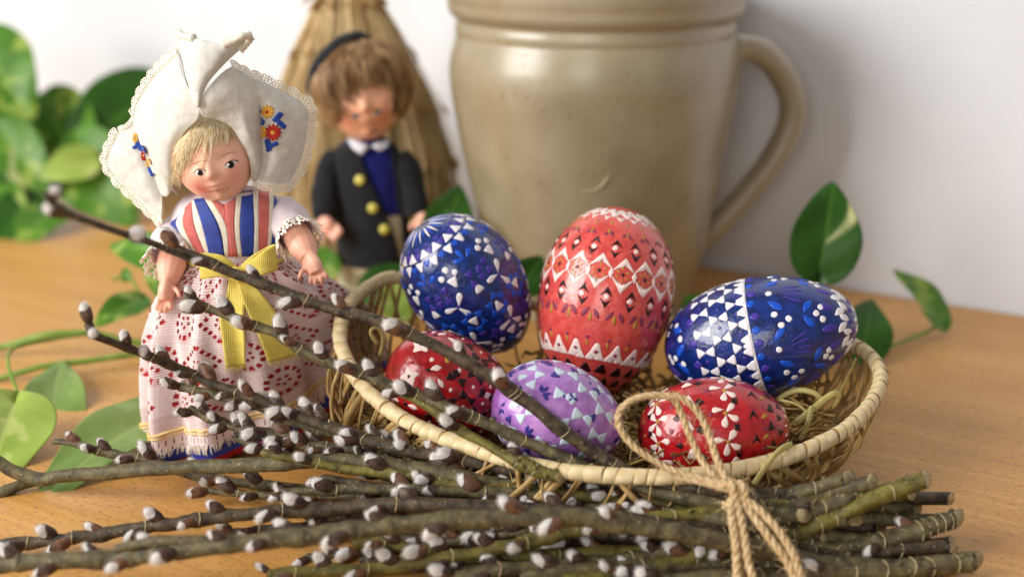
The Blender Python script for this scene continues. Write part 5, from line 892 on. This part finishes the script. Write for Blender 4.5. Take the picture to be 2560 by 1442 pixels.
    lows = [[(700, 1232), (900, 1222), (1150, 1228), (1400, 1236), (1650, 1258), (1850, 1262), (2100, 1265), (2290, 1268)], [(820, 1330), (1000, 1345), (1200, 1342), (1450, 1338), (1700, 1350), (1900, 1372), (2120, 1400), (2340, 1434)], [(1050, 1205), (1250, 1222), (1450, 1240), (1700, 1268), (1850, 1310), (2000, 1350), (2200, 1392), (2372, 1420)], [(760, 1292), (1000, 1296), (1300, 1310), (1550, 1330), (1750, 1330), (1950, 1290), (2130, 1292), (2343, 1302)], [(900, 1402), (1150, 1420), (1400, 1422), (1650, 1432), (1900, 1420), (2150, 1400), (2300, 1372)], [(650, 1130), (850, 1168), (1050, 1190), (1300, 1230), (1550, 1262), (1800, 1290), (2000, 1300), (2230, 1290)], [(1000, 1292), (1200, 1322), (1400, 1352), (1600, 1372), (1800, 1402), (2000, 1432), (2250, 1440)], [(800, 1195), (1000, 1222), (1200, 1236), (1400, 1256), (1600, 1300), (1800, 1322), (2000, 1322), (2200, 1316)], [(1100, 1362), (1300, 1372), (1500, 1362), (1700, 1312), (1850, 1270), (2000, 1268), (2200, 1262)]]
    fine = [([(560, 1062), (700, 1100), (850, 1136), (1000, 1162), (1200, 1204), (1420, 1230), (1650, 1250), (1880, 1290), (2060, 1340)], 46.2, 'slender willow twig with small catkins just above the skirt\'s gold trim'), ([(640, 1010), (760, 1040), (900, 1085), (1050, 1128), (1220, 1172), (1420, 1212), (1650, 1240), (1900, 1270), (2080, 1300)], 45.6, 'slender dark willow twig along the outside of the basket wall'), ([(500, 1222), (700, 1242), (900, 1240), (1150, 1246), (1400, 1262), (1650, 1292), (1880, 1330), (2100, 1372)], 45.2, 'slender willow twig on bare table below the forked branch'), ([(560, 1330), (760, 1312), (950, 1298), (1150, 1288), (1400, 1296), (1650, 1322), (1880, 1352), (2120, 1390)], 42.6, 'slender willow twig threading between the two thick front twigs'), ([(760, 1392), (950, 1376), (1150, 1352), (1380, 1322), (1620, 1296), (1860, 1280), (2080, 1282)], 41.4, 'slender willow twig crossing over the short round-budded one')]
    for i, (pts, y0, lab) in enumerate(fine): tw(lab, pts, y0, pile_y(pts[-1][1])+.3, .085, .17, ('bark', 'barkd')[i % 2], 74, .01, .7, 60+i)
    for i, pts in enumerate(lows): tw(sh, pts, pile_y(pts[0][1])+1.4, pile_y(pts[-1][1])+.8, .14, .25, ('bark', 'barkd', 'barkg')[i % 3], 125, .02, .6, 30+i, group='willow twigs in the thick of the bundle', ybias=.2)
build_twigs()

# ------------------------------------------------------------------ jute twine
def build_twine():
    t = empty('twine_bow', P(1830, 1215, 40.6), 'rough jute twine tied in a loose bow round the willow bundle', 'twine'); fz = MB(); rd = random.Random(21)
    def strand(name, pts, r=.13, fray=0):
        p = spline([P(*q) for q in pts], 110); T, N, B = frames(p); L = np.r_[0, np.cumsum(np.linalg.norm(np.diff(p, axis=0), axis=1))]; mb = MB()
        for k in range(3): a = L*6.2+k*2.094; q = p+(N*np.cos(a)[:, None]+B*np.sin(a)[:, None])*r*.52; mb.add(tube(q, r*.6, 6, fn=lambda i, b: 1+.12*np.sin(i*1.7+b*2)))
        obj(name, mb.get(), M['jute'], t)
        for k in range(int(L[-1]*26)):
            i = rd.randrange(108); d = nrm(rng.normal(0, 1, 3)+T[i]*rd.choice((-1.4, 1.4))); s = p[i]+d*r*.7; e = s+d*rd.uniform(.1, .45); fz.add(tube(spline([s, (s+e)/2+rng.normal(0, .05, 3), e+rng.normal(0, .06, 3)], 5), .009, 3, caps=False))
    y = lambda r: pile_y(r)-.35
    strand('loop', [(1836, 1222, 40.4), (1790, 1205, 40.6), (1720, 1188, 41.0), (1660, 1165, 41.3), (1590, 1120, 41.6), (1550, 1070, 41.9), (1548, 1030, 42.1), (1580, 1000, 42.3), (1630, 988, 42.4), (1680, 995, 42.4), (1702, 1030, 42.3), (1725, 1090, 42.0), (1755, 1150, 41.5), (1790, 1195, 40.9), (1830, 1225, 40.4)])
    strand('loop', [(1838, 1228, 40.3), (1780, 1212, 40.6), (1700, 1192, 41.1), (1700, 1190, 41.2)], .12)
    strand('loop', [(1668, 990, 42.35), (1705, 995, 42.3), (1745, 1030, 42.1), (1770, 1080, 41.8), (1790, 1140, 41.3), (1812, 1190, 40.7), (1838, 1228, 40.3)])
    for k, (dx, dz) in enumerate(((0, 0), (14, .1), (-12, .05))): strand('knot', [(1805+dx, 1205, 40.7), (1842+dx, 1212, 40.25-dz), (1848+dx, 1235, 40.15-dz), (1838+dx, 1255, 40.2), (1822+dx, 1262, 40.45)], .15)
    strand('tail', [(1832, 1240, 40.2), (1830, 1290, 39.5), (1838, 1350, 38.9), (1842, 1410, 38.5), (1845, 1480, 38.0)], .15); strand('tail', [(1840, 1240, 40.2), (1850, 1290, 39.5), (1862, 1350, 38.9), (1872, 1410, 38.5), (1895, 1480, 38.0)], .15)
    strand('tail', [(1845, 1240, 40.2), (1880, 1285, 39.6), (1925, 1345, 38.9), (1965, 1400, 38.5), (2000, 1470, 38.0)], .15); strand('tail', [(1846, 1236, 40.2), (1895, 1272, 39.7), (1945, 1325, 39.1), (1985, 1390, 38.5), (2010, 1470, 38.0)], .15)
    strand('wrap', [(1815, 1195, 41.8), (1838, 1215, 40.6), (1842, 1260, 40.1), (1846, 1330, 39.4), (1850, 1420, 38.7), (1852, 1470, 38.6)], .14)
    obj('loose_fibres', fz.get(), M['jute'], t)['kind'] = 'stuff'
build_twine()
